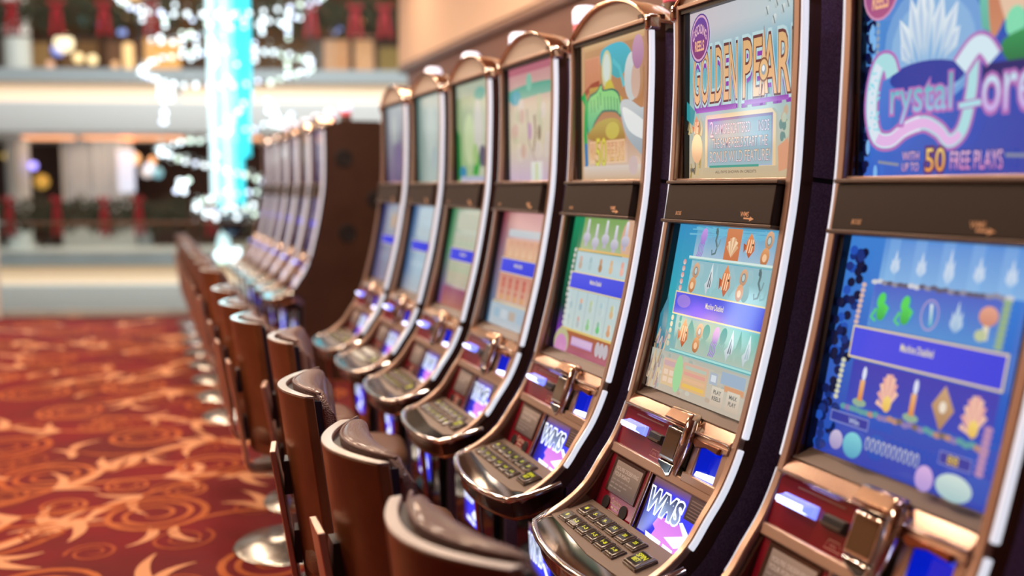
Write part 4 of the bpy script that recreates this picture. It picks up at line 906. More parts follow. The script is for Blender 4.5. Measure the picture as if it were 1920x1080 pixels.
# ------------------------------------------------------------------ the room
BA = R(16.7)
ca, sa = math.cos(BA), math.sin(BA)
def BW(s, e, z=0): return (s * ca + e * sa, -s * sa + e * ca, z)      # atrium frame -> world
EDGE = 12.87
def at_b(name, s, e, z, label=None, cat=None, group=None, kind=None):
    return tag(empty(name, BW(s, e, z), -BA), label, cat, group, kind)
def bbuild(mb, name, m, s, e, z, label=None, cat=None, group=None, kind=None, **k):
    """a one-mesh thing in the atrium frame, drawn around its own base point"""
    o = mb.build(name, m, None, **k); o.location = BW(s, e, z); o.rotation_euler = (0, 0, -BA)
    return tag(o, label, cat, group, kind)

def carpet_mat():
    m = mat('carpet_red', (0.100, 0.011, 0.014), 0.95, spec=0.15, bump=('noise', 300, 0.4), var=((0.155, 0.009, 0.016), 1.3)); return m
M['carpet'] = carpet_mat()
M['scroll'] = mat('carpet_scroll', (0.40, 0.125, 0.050), 0.95, spec=0.1, bump=('noise', 300, 0.4), var=((0.34, 0.085, 0.028), 2.0))
M['scroll_leaf'] = mat('carpet_leaf', (0.54, 0.265, 0.150), 0.95, spec=0.1, bump=('noise', 300, 0.4))
M['scroll_dim'] = mat('carpet_fine_line', (0.30, 0.072, 0.030), 0.95, spec=0.1)
M['brown_wall'] = mat('brown_wall', (0.19, 0.085, 0.055), 0.5, var=((0.17, 0.072, 0.046), 1.0))
M['cream_wall'] = mat('cream_wall', (0.72, 0.52, 0.38), 0.6)
M['mould'] = mat('brown_moulding', (0.13, 0.055, 0.036), 0.4)
M['ceil'] = mat('ceiling_cream', (0.55, 0.42, 0.32), 0.7)
M['white'] = mat('white_fascia', (0.72, 0.75, 0.74), 0.5)
M['grey'] = mat('grey_ledge', (0.38, 0.44, 0.46), 0.5)

# carpet with its woven scrolls
b = MB()
corners = [BW(-14, EDGE), BW(6, EDGE), BW(6, -4), BW(-14, -4)]
b.mi(0).xyprism([(c[0], c[1]) for c in corners], -.25, 0.0)
zl = [0.0008]
def ribbon(pts, w0, w1, mi, taper=True):
    n = len(pts); L = []; Q = []
    z = zl[0]; zl[0] = 0.0006 + (zl[0] - 0.0006 + 0.00001) % 0.0022
    for i in range(n):
        a_ = pts[max(i - 1, 0)]; c_ = pts[min(i + 1, n - 1)]; dx, dy = c_[0] - a_[0], c_[1] - a_[1]; l = math.hypot(dx, dy) or 1
        t = i / (n - 1); w = (w0 + (w1 - w0) * t) / 2
        if taper: w *= min(1, (1 - t) * 6 + .15)
        L.append((pts[i][0] - dy / l * w, pts[i][1] + dx / l * w, z)); Q.append((pts[i][0] + dy / l * w, pts[i][1] - dx / l * w, z))
    b.mi(mi).add(L + Q, [(i, n + i, n + i + 1, i + 1) for i in range(n - 1)])
def spiral(cx, cy, r, turns, a0, hand, w, mi):
    n = int(16 * turns) + 10; pts = []
    for i in range(n + 1):
        t = i / n; rr = r * (1 - t) ** .75 * .92 + .018; an = a0 + hand * t * turns * 2 * PI
        pts.append((cx + rr * math.cos(an), cy + rr * math.sin(an)))
    ribbon(pts, w, w * .55, mi); return pts[0], a0
def leaf(x, y, an, L, w, mi, curl=.5):
    pts = []; n = 8
    for i in range(n + 1):
        t = i / n; q = an + curl * t
        pts.append((x + L * t * math.cos(q), y + L * t * math.sin(q)))
    z = zl[0]; zl[0] = 0.0006 + (zl[0] - 0.0006 + 0.00001) % 0.0022
    Lf = []; Rt = []
    for i in range(n + 1):
        a_ = pts[max(i - 1, 0)]; c_ = pts[min(i + 1, n)]; dx, dy = c_[0] - a_[0], c_[1] - a_[1]; l = math.hypot(dx, dy) or 1
        ww = w * math.sin(PI * min(1, (i / n) ** .7 * .97 + .02)) / 2 + .002
        Lf.append((pts[i][0] - dy / l * ww, pts[i][1] + dx / l * ww, z)); Rt.append((pts[i][0] + dy / l * ww, pts[i][1] - dx / l * ww, z))
    b.mi(mi).add(Lf + Rt, [(i, n + 1 + i, n + 2 + i, i + 1) for i in range(n)])
rc = random.Random(21)
G = .86
def acanthus(x, y, an, L, hand):
    """two or three long leaves flowing from one point of a stem"""
    leaf(x, y, an, L, .062, 2, hand * .55); leaf(x, y, an + hand * .45, L * .72, .050, 2, hand * .75); leaf(x, y, an - hand * .35, L * .55, .040, 2, -hand * .5)
for iy in range(3, 17):
    for ix in range(-7, 2):
        hand = 1 if (ix + iy) % 2 else -1
        cx = ix * G + .43 * (iy % 2) + rc.uniform(-.10, .10); cy = iy * G + rc.uniform(-.10, .10)
        if cy + cx * .3 > 12.6: continue
        r = rc.uniform(.22, .30); a0 = rc.choice([PI / 2, -PI / 2]) + rc.uniform(-.5, .5)
        p, an = spiral(cx, cy, r, rc.uniform(2.4, 3.0), a0, hand, .038, 1)
        d = an - hand * PI / 2; pts = []; x, y = p; q = d
        for k in range(20):
            pts.append((x, y)); x += .075 * math.cos(q); y += .075 * math.sin(q); q += hand * (-.17 if k > 8 else .07)
        ribbon(pts, .038, .026, 1, True)
        e = pts[7]; acanthus(e[0], e[1], d + hand * .1, rc.uniform(.38, .52), hand)
        e = pts[13]; acanthus(e[0], e[1], q + PI + rc.uniform(-.3, .3), rc.uniform(.28, .40), -hand)
        leaf(pts[-1][0], pts[-1][1], q, .26, .050, 2, -hand * .9)
        m_ = pts[4]; spiral(m_[0] + .13 * math.cos(d + hand * 1.5), m_[1] + .13 * math.sin(d + hand * 1.5), .115, 2.0, d - hand * 1.57, -hand, .022, 1)
        for j in range(2):
            qq = rc.uniform(0, 6.28); spiral(cx + .43 * math.cos(qq), cy + .43 * math.sin(qq), rc.uniform(.10, .15), 1.9, qq + 2, hand, .017, 3)
fl = b.build('floor', ['carpet', 'scroll', 'scroll_leaf', 'scroll_dim'], None, smooth=0); tag(fl, kind='structure')

for k_ in ('carpet', 'scroll', 'scroll_leaf', 'scroll_dim'):
    p_ = M[k_].node_tree.nodes['Principled BSDF']; p_.inputs['Sheen Weight'].default_value = .07; p_.inputs['Sheen Roughness'].default_value = .45; p_.inputs['Sheen Tint'].default_value = (1, .82, .76, 1)
# right hand wall and ceiling of the gaming hall
b = MB(); b.box(3.0, 3.2, -4, 11.55, 0, 2.96); tag(b.build('wall_right', 'brown_wall'), kind='structure')
b = MB(); b.box(2.985, 3.2, -4, 11.9, 3.02, 4.3); tag(b.build('wall_upper_right', 'cream_wall'), kind='structure')
b = MB(); b.box(2.96, 3.2, -4, 11.8, 2.96, 3.02); b.box(2.975, 3.2, -4, 11.8, 3.05, 3.065); tag(b.build('trim_1', 'mould'), kind='structure')
b = MB(); cc = [BW(-14, EDGE), BW(0.2, EDGE), (3.0, 11.9), (3.0, -4), (-9, -4)]; b.xyprism([(c[0], c[1]) for c in cc], 4.3, 4.45); tag(b.build('ceiling', 'ceil'), kind='structure')
b = MB(); b.box(-5.2, -5.0, -4, 9.0, 0, 4.3); tag(b.build('wall_left', mat('left_wall', (0.34, 0.17, 0.10), 0.6)), kind='structure')
b = MB(); b.box(-5.0, 3.0, -4.2, -4.0, 0, 4.3); tag(b.build('wall_back', mat('back_wall', (0.30, 0.16, 0.10), 0.6)), kind='structure')

# ------------------------------------------------------------------ glass balustrade at the edge of the hall
def glass_mat():
    m = bpy.data.materials.new('clear_glass'); m.use_nodes = True; nt = m.node_tree; nt.nodes.clear()
    o = nt.nodes.new('ShaderNodeOutputMaterial'); t = nt.nodes.new('ShaderNodeBsdfTransparent'); g = nt.nodes.new('ShaderNodeBsdfGlossy'); mx = nt.nodes.new('ShaderNodeMixShader'); f = nt.nodes.new('ShaderNodeFresnel')
    t.inputs['Color'].default_value = (0.94, 0.97, 0.96, 1); g.inputs['Roughness'].default_value = 0.03; f.inputs['IOR'].default_value = 1.35
    nt.links.new(f.outputs[0], mx.inputs[0]); nt.links.new(t.outputs[0], mx.inputs[1]); nt.links.new(g.outputs[0], mx.inputs[2]); nt.links.new(mx.outputs[0], o.inputs[0]); return m
M['glass'] = glass_mat()
js = [-8.6, -6.8, -4.96, -3.12, -1.28, .56]
for i in range(len(js) - 1):
    L = js[i + 1] - js[i] - .02; s = js[i] + .01 + L / 2
    t = at_b('glass_balustrade', s, EDGE - .10, 0, ['clear glass balustrade panel at the left photo edge of the carpet', 'clear glass balustrade panel beside the pale upright', 'clear glass balustrade panel left of the chair row', 'clear glass balustrade panel behind the far chairs', 'clear glass balustrade panel behind the far bank of machines'][i], 'balustrade', 'glass balustrade panels')
    q = MB(); q.box(-L / 2, L / 2, -.008, .008, .07, 1.16); q.build('pane', 'glass', t, smooth=0)
    q = MB(); q.box(-L / 2, L / 2, -.04, .04, 0, .085); q.build('base_channel', 'grey', t)
    q = MB(); q.box(-L / 2, L / 2, -.022, .022, 1.16, 1.19); q.build('cap_rail', 'steel', t)
q = MB(); q.box(-.03, .03, -.03, .03, 0, 1.58); q.lathe([(.034, 1.58), (.03, 1.60), (.005, 1.61)], 12); bbuild(q, 'post', 'white', -5.56, EDGE - .22, 0, 'slim pale upright post at the left edge by the glass', 'post')

# ------------------------------------------------------------------ across the atrium
FAR = 25.0
M['shopdark'] = mat('shop_dark', (0.060, 0.024, 0.018), 0.5, var=((0.10, 0.040, 0.028), 0.7))
M['shopgold'] = mat('shop_gold', (0.23, 0.12, 0.045), 0.45, var=((0.10, 0.05, 0.026), 0.6))
M['cove'] = mat('cove_lamp', (0.9, 0.75, 0.6), 0.5, emit=(1.0, 0.66, 0.38), es=.52)
M['warmpanel'] = mat('warm_ceiling_lamp', (0.9, 0.6, 0.4), 0.5, emit=(1.0, 0.46, 0.22), es=1.15)
M['far_floor'] = mat('far_floor', (0.45, 0.42, 0.38), 0.3)
for z0, nm, s1 in ((0, 'trim_2', 6.0), (4.45, 'trim_3', -.55)):
    prof = [(0, 0), (-.02, -.30), (.10, -.32), (.16, -.36), (.16, -.74), (.02, -.80), (.0, -1.2), (.05, -1.50), (.5, -1.56), (6, -1.56), (6, 0)]
    b = MB()
    for sg, mi, lo_, hi_ in (((-28, s1), 0, 0, 0),):
        rings = [[(s_, FAR + p[0], z0 + p[1]) for p in prof] for s_ in sg]; b.loft(rings)
    b.mi(1)
    for sg in ((-28, s1),): b.add([(sg[0], FAR - .022, z0 + .002), (sg[1], FAR - .022, z0 + .002), (sg[1], FAR - .030, z0 - .305), (sg[0], FAR - .030, z0 - .305)], [(0, 1, 2, 3)])
    o = b.build(nm, ['white', 'grey'], None, smooth=30); o.rotation_euler = (0, 0, -BA); tag(o, kind='structure')
    for k, (sa_, sb_) in enumerate([(-27.6, -6.6), (-6.4, s1 - .15)]):
        q = MB(); L = sb_ - sa_; q.box(-L / 2, L / 2, -.03, .0, .0, .36); q.box(-L / 2, L / 2, -.04, .0, -.03, .0)
        bbuild(q, 'cove_light', 'cove', (sa_ + sb_) / 2, FAR + .155, z0 - .73, '%s warm cove light strip along the %s white gallery front' % (['left', 'right'][k], 'lower' if z0 == 0 else 'upper'), 'light', 'cove lights of the gallery fronts')
for z0, m_, nm in ((0, 'shopdark', 'wall_far_lower'), (4.45, 'shopgold', 'wall_far_upper')):
    b = MB(); b.box(-29, 7, FAR + 6, FAR + 6.2, z0, z0 + 2.89 + (1.2 if z0 else 0)); o = b.build(nm, m_); o.rotation_euler = (0, 0, -BA); tag(o, kind='structure')
b = MB(); b.box(-29, 7, FAR + .1, FAR + 6.2, 8.4, 8.5); o = b.build('ceiling_upper_gallery', 'ceil'); o.rotation_euler = (0, 0, -BA); tag(o, kind='structure')
for k, (s, e, lab) in enumerate([(-11.25, 27.2, 'pale round column on the far gallery, left of the white drapes'), (-1.9, 27.4, 'pale column on the far gallery beyond the far bank')]):
    q = MB(); q.lathe([(.36, 0), (.36, .12), (.29, .14), (.29, 2.86), (.34, 2.885)], 24); bbuild(q, 'column', 'white', s, e, 0, lab, 'column', smooth=50)
q = MB(); q.lathe([(.34, 0), (.34, 3.90)], 20); bbuild(q, 'column', 'white', -11.2, 27.4, 4.45, 'pale column of the upper gallery in the top left corner', 'column', smooth=50)

# railings of the far galleries with garlands and bows
M['needle'] = mat('garland_green', (0.030, 0.045, 0.018), 0.7, var=((0.075, 0.045, 0.018), 5))
M['ribbon'] = mat('red_ribbon', (0.34, 0.014, 0.020), 0.5)
M['berry'] = mat('ornament_red', (0.45, 0.03, 0.03), 0.2)
def make_railing(z0, lvl):
    t = at_b('gallery_railing', -7.0, FAR + .05, z0, 'dark-capped glass railing along the %s far gallery' % lvl, 'railing')
    q = MB(); q.box(-9, 6.3, -.03, .03, .74, .80); q.build('handrail', mat('rail_brown' + lvl, (0.04, 0.016, 0.012), 0.35), t)
    for k in range(6):
        q = MB(); q.box(-9 + k * 2.55 + .02, -9 + (k + 1) * 2.55 - .02, -.008, .008, .03, .74); q.build('pane', 'glass', t, smooth=0)
make_railing(0, 'lower'); make_railing(4.45, 'upper')
rg = random.Random(5)
def garland(s0, s1, zc, z0, label):
    q = MB(); L = s1 - s0; n = int(L * 420)
    for i in range(n):
        x = rg.uniform(-L / 2, L / 2); sag = .09 * math.cos((x + s0 + L / 2 - .35) / 1.14 * 2 * PI); an = rg.uniform(0, 2 * PI); rr = .34 * math.sqrt(rg.random())
        y = -.02 - abs(rr * math.cos(an)) * .5; z = sag * .8 + rr * math.sin(an) * 1.15; l = rg.uniform(.10, .20); a1 = rg.uniform(0, 2 * PI); a2 = rg.uniform(-.9, .9)
        dx, dy, dz = l * math.cos(a1) * math.cos(a2), -abs(l * math.sin(a2)) * .5, l * math.sin(a1)
        w = .022; px, pz = -dz / l * w, dx / l * w
        q.add([(x + px, y, z + pz), (x - px, y, z - pz), (x - px * .4 + dx, y + dy, z - pz * .4 + dz), (x + px * .4 + dx, y + dy, z + pz * .4 + dz), (x + dx * .5, y + dy * .5 - .02, z + dz * .5)], [(0, 1, 4), (1, 2, 4), (2, 3, 4), (3, 0, 4)])
    q.tube([(-L / 2 + L * k / 40, 0, .07 * math.cos((-L / 2 + L * k / 40 + s0 + L / 2 - .35) / 1.14 * 2 * PI)) for k in range(41)], .07, 8)
    return bbuild(q, 'garland', 'needle', (s0 + s1) / 2, FAR - .07, z0 + zc, label, 'garland', 'pine garlands on the far railings', smooth=0)
garland(-12.2, -6.35, .92, 0, 'dark green pine garland along the lower railing, left of the chandelier')
garland(-6.0, 1.0, .92, 0, 'dark green pine garland along the lower railing, behind the chandelier')
garland(-12.2, -6.35, 1.25, 4.45, 'dark green pine garland along the upper railing, left of the chandelier')
garland(-6.0, -.75, 1.25, 4.45, 'dark green pine garland along the upper railing, right of the chandelier column')
def make_bow():
    t = empty('ribbon_bow')
    for s in (-1, 1):
        q = MB(); q.loft([[(s * x, -.05 - d, z + h) for d, h in ((0, h_), (.05, h_ * .6), (.05, -h_ * .6), (0, -h_))] for x, z, h_ in ((.0, 0, .03), (.10, .05, .09), (.20, .06, .10), (.25, .03, .06))]); q.build('loop', 'ribbon', t, smooth=50)
        q = MB(); q.loft([[(s * x - .07, -.06, z), (s * x + .07, -.06, z), (s * x + .07, -.05, z), (s * x - .07, -.05, z)] for x, z in ((.03, -.02), (.10, -.35), (.13, -.70), (.17, -1.05))]); q.build('tail', 'ribbon', t, smooth=0)
    q = MB(); q.ball((0, -.09, 0), .06, 10, 6); q.build('knot', 'ribbon', t, smooth=60); return t
bow0 = make_bow()
bl = [-10.43, -9.32, -8.21, -7.40, -5.7]; bu = [-10.14, -9.12, -8.03, -6.95, -3.2, -2.15, -1.45]
nmb = ['first', 'second', 'third', 'fourth', 'fifth', 'sixth', 'last']
for k, (s, z) in enumerate([(s, 1.27) for s in bl] + [(s, 4.45 + 1.42) for s in bu]):
    c = bow0 if k == 0 else copy_tree(bow0)
    c.location = BW(s, FAR - .36, z); c.rotation_euler = (0, 0, -BA); c.scale = (.50, .8, .80) if k < len(bl) else (.72, .8, .66)
    low = k < len(bl); j = k if low else k - len(bl)
    tag(c, 'red ribbon bow on the %s garland, %s from the left' % ('lower' if low else 'upper', nmb[j]), 'bow', 'red bows on the garlands')

# shop things behind the lower railing
M['drape'] = mat('white_drape', (0.72, 0.78, 0.84), 0.8)
q = MB(); rings = []
for i in range(61):
    x = -.85 + 1.7 * i / 60; y = .09 * math.sin(i * .62) + .03 * math.sin(i * .35); rings.append([(x, y, .05), (x, y, 1.95), (x, y + .015, 1.95), (x, y + .015, .05)])
q.loft(rings); bbuild(q, 'drape', 'drape', -9.45, 27.9, .92, 'white pleated drape hanging in the far shop window', 'curtain', smooth=60)
q = MB(); q.box(-.95, .95, -.02, .02, 1.96, 2.0); q.box(-.93, -.87, -.05, .07, .0, 1.98); q.box(.87, .93, -.05, .07, .0, 1.98); q.box(-.95, .95, -.1, .1, -.92, 0.0); bbuild(q, 'display_stand', 'white', -9.45, 27.9, .92, 'white display stand carrying the white drape', 'stand')
q = MB(); q.box(-.19, .19, -.04, .04, -.5, .55); q.box(-.21, .21, .02, .05, -.52, .57); bbuild(q, 'lit_poster', mat('lit_poster', (.7, .75, .85), .5, emit=(.72, .80, 1.0), es=.75), -8.40, 26.95, 2.0, 'tall pale lit poster beside the white drape', 'sign')
for k, (s, w, lab) in enumerate([(-10.15, .55, 'short warm ceiling light left of the drape top'), (-8.62, .62, 'warm orange ceiling light over the lit poster'), (-7.55, .72, 'warm orange ceiling light nearest the chandelier'), (-5.4, .6, 'warm ceiling light seen through the chandelier rings')]):
    q = MB(); q.box(-w, w, -.3, .3, -.06, 0); q.box(-w - .03, w + .03, -.33, .33, -.02, .0); bbuild(q, 'ceiling_light', 'warmpanel', s, 26.5, 2.88, lab, 'light', 'warm ceiling lights of the lower shops')
globes = [(-10.78, 2.16, .10, (.35, .30, 1.0), 2.6, 'violet globe lamp between the column and the drape'), (-8.32, 2.35, .17, (1.0, .55, .25), 1.1, 'orange globe lamp right of the lit poster'), (-8.02, 2.14, .12, (.75, .82, 1.0), 1.2, 'pale blue-white globe lamp right of the orange one'),
          (-8.22, 2.02, .16, (.9, .85, .85), .6, 'dull white globe lamp below the orange one'), (-7.72, 2.30, .10, (1.0, .5, .22), 1.2, 'small orange globe lamp near the chandelier rings'), (-8.55, 2.05, .09, (1.0, .25, .15), .6, 'small red globe lamp at the poster edge'),
          (-10.9, 1.75, .2, (.9, .55, .1), .25, 'dim amber globe lamp under the violet one'), (-11.9, 2.45, .14, (.9, .6, .15), .9, 'amber globe lamp at the left edge beside the column'), (-7.6, 1.98, .14, (.25, .55, .65), .8, 'teal globe lamp beside the chandelier rings')]
for s, z, r_, c, es, lab in globes:
    t = at_b('globe_lamp', s, 27.0 + .4 * (globes.index((s, z, r_, c, es, lab)) % 4), z, lab, 'lamp', 'globe lamps in the lower shops')
    q = MB(); q.ball((0, 0, 0), r_, 16, 10); q.build('globe', mat('globe_glow', c, .4, emit=c, es=es), t, smooth=60)
    q = MB(); q.tube([(0, 0, r_), (0, 0, 2.86 - z)], .008, 6); q.build('stem', 'black', t)
# red goods and shelves below
rs = random.Random(9)
for k, (s, w, h, col, lab) in enumerate([(-8.42, .26, .75, '#b9c8d2', 'pale blue display cabinet right of the drape'), (-7.72, .32, .9, '#3a2a2a', 'dark display cabinet beside the pale one'), (-10.6, .5, .8, '#20140f', 'low dark counter left of the drape'), (-6.7, .5, 1.0, '#4a2f24', 'brown display cabinet behind the chandelier')]):
    t = at_b('display_cabinet', s, 28.4, 0, lab, 'cabinet', 'display cabinets of the lower shops')
    q = MB(); q.box(-w, w, -.25, .25, 0, h); q.build('body', mat('cab', col, .5), t); q = MB(); q.box(-w - .03, w + .03, -.28, .28, h, h + .05); q.build('top', 'shopdark', t)
# upper gallery: warm shop fronts and lamps
for k, (s, w, z1, col, es, lab) in enumerate([(-11.35, .42, 1.15, (.45, .26, .10), .10, 'tan shop panel at the upper left corner'), (-10.2, .55, 1.2, (.22, .11, .035), .05, 'brown shop panel under the upper garland'), (-9.0, .42, 1.2, (.20, .095, .05), .04, 'dark brown shop panel beside the cream lamp'), (-7.9, .5, 1.35, (.85, .42, .12), .45, 'golden lit shop panel left of the chandelier'),
                                             (-3.08, .36, 1.3, (.62, .30, .14), .20, 'orange-brown shop panel right of the chandelier'), (-2.30, .27, 1.4, (.68, .36, .18), .25, 'tan shop panel beside the olive one'), (-1.53, .36, 1.1, (.30, .19, .05), .12, 'olive-gold shop panel next to the cream wall corner')]):
    t = at_b('shop_panel', s, 29.0, 4.45, lab, 'panel', 'shop panels of the upper gallery')
    q = MB(); q.box(-w, w, -.05, .05, 0, z1); q.build('board', mat('upper_panel', col, .5, emit=col, es=es), t); q = MB(); q.box(-w - .04, w + .04, -.07, .0, z1, z1 + .08); q.box(-w - .04, -w, -.07, 0, 0, z1); q.box(w, w + .04, -.07, 0, 0, z1); q.build('surround', 'shopdark', t)
ul = [(-9.82, 5.30, .24, (1.0, .80, .52), 1.5, 'large cream globe lamp on the upper gallery'), (-9.62, 4.98, .13, (1.0, .72, .38), 1.1, 'left of two small globe lamps under the cream one'), (-9.40, 4.99, .13, (1.0, .76, .42), 1.1, 'right of two small globe lamps under the cream one'), (-8.95, 4.90, .10, (.9, .5, .25), .6, 'small dim globe lamp by the tall gold one'),
      (-10.6, 5.34, .17, (.30, .38, 1.0), .8, 'blue globe lamp at the upper left'), (-9.3, 5.90, .11, (.10, .55, .60), .9, 'teal globe lamp on the upper garland level'), (-9.05, 5.90, .11, (.34, .30, 1.0), 1.1, 'violet globe lamp on the upper garland level'), (-8.6, 5.70, .11, (.25, .36, .8), .8, 'blue globe lamp left of the chandelier top'),
      (-8.45, 6.45, .36, (1.0, .62, .28), 1.0, 'big amber globe lamp at the top left of the chandelier'), (-8.1, 6.2, .22, (1.0, .66, .32), .9, 'amber globe lamp beside the biggest one'), (-2.80, 5.75, .10, (.30, .40, 1.0), 1.4, 'blue globe lamp right of the chandelier'), (-2.95, 5.72, .08, (.6, .65, 1.0), 1.1, 'pale globe lamp right of the chandelier'),
      (-10.5, 4.85, .11, (.9, .5, .35), .5, 'peach globe lamp low at the upper left'), (-2.3, 6.1, .10, (.9, .4, .12), .7, 'orange globe lamp among the right garland')]
for s, z, r_, c, es, lab in ul:
    t = at_b('globe_lamp', s, 26.9 + .42 * (ul.index((s, z, r_, c, es, lab)) % 5), z, lab, 'lamp', 'globe lamps of the upper gallery')
    q = MB(); q.ball((0, 0, 0), r_, 16, 10); q.build('globe', mat('globe_glow_up', c, .4, emit=c, es=es), t, smooth=60)
    q = MB(); q.tube([(0, 0, r_), (0, 0, 8.395 - z)], .008, 6); q.build('stem', 'black', t)
t = at_b('floor_lamp', -8.78, 28.78, 4.45, 'tall slim gold floor lamp on the upper gallery', 'lamp')
q = MB(); q.lathe([(.14, 0), (.14, .03), (.03, .05), (.025, .25)], 16); q.build('base', 'shopdark', t); q = MB(); q.lathe([(.10, .25), (.14, .6), (.14, 1.05), (.09, 1.12)], 16); q.build('lamp_shade', mat('gold_shade', (.9, .6, .3), .5, emit=(1.0, .62, .28), es=.9), t, smooth=60)

# ------------------------------------------------------------------ chandelier
ch = at_b('chandelier', -3.80, 18.0, 8.3, 'tall crystal spiral chandelier around glowing cyan light tubes', 'chandelier')
Z = 8.3
M['wire'] = mat('chandelier_wire', (0.5, 0.52, 0.52), 0.25, 0.9)
M['tube_c'] = mat('cyan_light_tube', (.1, .8, .9), .2, emit=(.03, .62, .74), es=1.2)
M['tube_w'] = mat('white_light_tube', (.8, .95, 1), .2, emit=(.62, .93, .98), es=1.1)
M['tube_m'] = mat('pale_cyan_light_tube', (.4, .9, 1), .2, emit=(.24, .80, .90), es=1.1)
for x, y, r_, z0, z1, m_ in [(-.27, -.10, .055, 1.45, 8.2, 'tube_w'), (-.20, .14, .05, 1.7, 8.2, 'tube_w'), (-.13, -.16, .06, 1.25, 8.2, 'tube_m'), (-.02, .02, .075, 1.20, 8.2, 'tube_w'), (.07, -.17, .06, 1.9, 8.2, 'tube_m'), (.14, .14, .055, 1.35, 8.2, 'tube_c'), (.20, -.10, .06, 1.30, 8.2, 'tube_c'), (.30, -.02, .065, 2.15, 8.2, 'tube_c'), (.34, .10, .05, 3.1, 8.2, 'tube_c')]:
    q = MB(); q.tube([(x, y, z0 - Z), (x, y, z1 - Z)], r_, 12); q.build('light_tube', m_, ch, smooth=60)
q = MB(); q.lathe([(.02, .72), (.16, .80), (.30, .98), (.33, 1.10), (.20, 1.16)], 20, (0, 0, -Z)); q.build('collar', mat('dark_collar', (.01, .03, .06), .2, .6), ch, smooth=50)
q = MB(); q.lathe([(.03, .28), (.10, .36), (.13, .55), (.09, .74), (.03, .86)], 16, (-.16, 0, -Z)); q.build('crystal_drop', 'tube_w', ch, smooth=50)
rb = random.Random(3)
beads = []
def ring(z, r_, tilt, nb, ph=0.0, drop=0.0):
    pts = []
    for k in range(nb):
        t = 2 * PI * k / nb + ph; beads.append((r_ * math.cos(t) + rb.uniform(-.02, .02), r_ * math.sin(t), z + tilt * math.sin(t + .6) + drop * k / nb + rb.uniform(-.02, .02), rb.uniform(.028, .042)))
    q = MB(); q.tube([(r_ * math.cos(2 * PI * k / 48 + ph), r_ * math.sin(2 * PI * k / 48 + ph), z - Z + tilt * math.sin(2 * PI * k / 48 + ph + .6) + drop * k / 48) for k in range(49)], .020, 6); q.build('ring', 'wire', ch, smooth=60)
tiny = []
def strand(fn, nb, wide=.045):
    """beads strung on a curve fn(0..1), with a haze of small crystals around it"""
    for k in range(nb):
        x, y, z = fn((k + .5) / nb); beads.append((x + rb.uniform(-.02, .02), y, z + rb.uniform(-.025, .025), rb.uniform(.034, .046)))
    for k in range(nb * 3):
        x, y, z = fn(rb.random()); tiny.append((x + rb.gauss(0, wide), y + rb.gauss(0, wide), z + rb.gauss(.03, wide * 1.4), rb.uniform(.010, .018)))
    q = MB(); q.tube([(p[0], p[1], p[2] - Z) for p in [fn(k / 60) for k in range(61)]], .016, 6); q.build('ring', 'wire', ch, smooth=60)
def hoop(z, r_, tilt, ph=0.0): return lambda t: (r_ * math.cos(2 * PI * t), r_ * math.sin(2 * PI * t), z + tilt * math.sin(2 * PI * t + ph))
strand(hoop(5.0, 1.74, .70), 46); strand(hoop(3.70, 1.44, .46), 46); strand(hoop(4.35, 1.25, .30, .8), 12); strand(hoop(1.36, .62, .16, .4), 22, .06); strand(hoop(1.14, .45, .05), 8, .05)
def coil(t):
    an = R(20) + t * R(300); z = 2.92 - .28 * min(1, t / .3) - .95 * max(0, (t - .15) / .85) ** 1.25
    r_ = 1.12 + .14 * math.sin(PI * min(1, t * 1.5)) - .35 * max(0, t - .6); return (r_ * math.cos(an), r_ * math.sin(an), z)
strand(coil, 32)
for k in range(26):
    t = rb.uniform(0, 2 * PI); r_ = rb.uniform(.4, 1.5); z = rb.uniform(3.6, 5.0)
    for j in range(rb.randint(1, 4)): beads.append((r_ * math.cos(t), r_ * math.sin(t), z - .10 * j, rb.uniform(.030, .045)))
for x, z, n in ((-1.0, 3.18, 6), (.74, 3.0, 5), (.85, 2.75, 4), (-1.02, 2.85, 4), (-.80, 1.64, 7)):
    for j in range(n): beads.append((x + rb.uniform(-.09, .09), rb.uniform(-.5, 0), z + rb.uniform(-.12, .12), .045))
for j in range(16): beads.append((rb.uniform(-.30, .12), rb.uniform(-.2, .1), rb.uniform(.26, .52), rb.uniform(.045, .06)))
for j in range(26): beads.append((rb.uniform(-.3, .34), rb.uniform(-.36, -.26), rb.uniform(1.3, 5.0), rb.uniform(.03, .045)))
for k in range(30):
    t = 2 * PI * k / 30; q = MB()
    r0 = 1.74 if k % 2 else 1.44; z0 = 4.90 if k % 2 else 3.70
    if k < 20: q.tube([(r0 * math.cos(t), r0 * math.sin(t), z0 - Z), (r0 * math.cos(t), r0 * math.sin(t), 0)], .004, 4); q.build('hanging_wire', 'wire', ch)
bm_ = [mat('crystal_bead_white', (.9, .95, 1), .05, emit=(.80, .94, 1.0), es=3.0), mat('crystal_bead_green', (.9, 1, .9), .05, emit=(.72, .95, .80), es=2.4), mat('crystal_bead_blue', (.85, .9, 1), .05, emit=(.66, .76, 1.0), es=2.8), mat('small_crystal', (.75, .85, .82), .1, spec=.8, emit=(.62, .78, .74), es=.8)]  # crystals glow themselves, in place of their sparkle
beads.sort(key=lambda p: p[1])
proto = []
for i in range(3):
    q = MB(); q.ball((0, 0, 0), 1.0, 8, 6); proto.append(q.build('crystal_bead', bm_[i], ch, smooth=0))
rest = [MB(), MB(), MB()]
used = [False] * 3
for k, (x, y, z, r_) in enumerate(beads):
    i = rb.choice([0, 0, 0, 1, 2])
    if k < 100:
        if not used[i]: o = proto[i]; used[i] = True
        else: o = proto[i].copy(); COL.objects.link(o); o.parent = ch
        o.location = (x, y, z - Z); o.scale = (r_, r_, r_)
    else: rest[0].mi(i).ball((x, y, z - Z), r_, 7, 5)
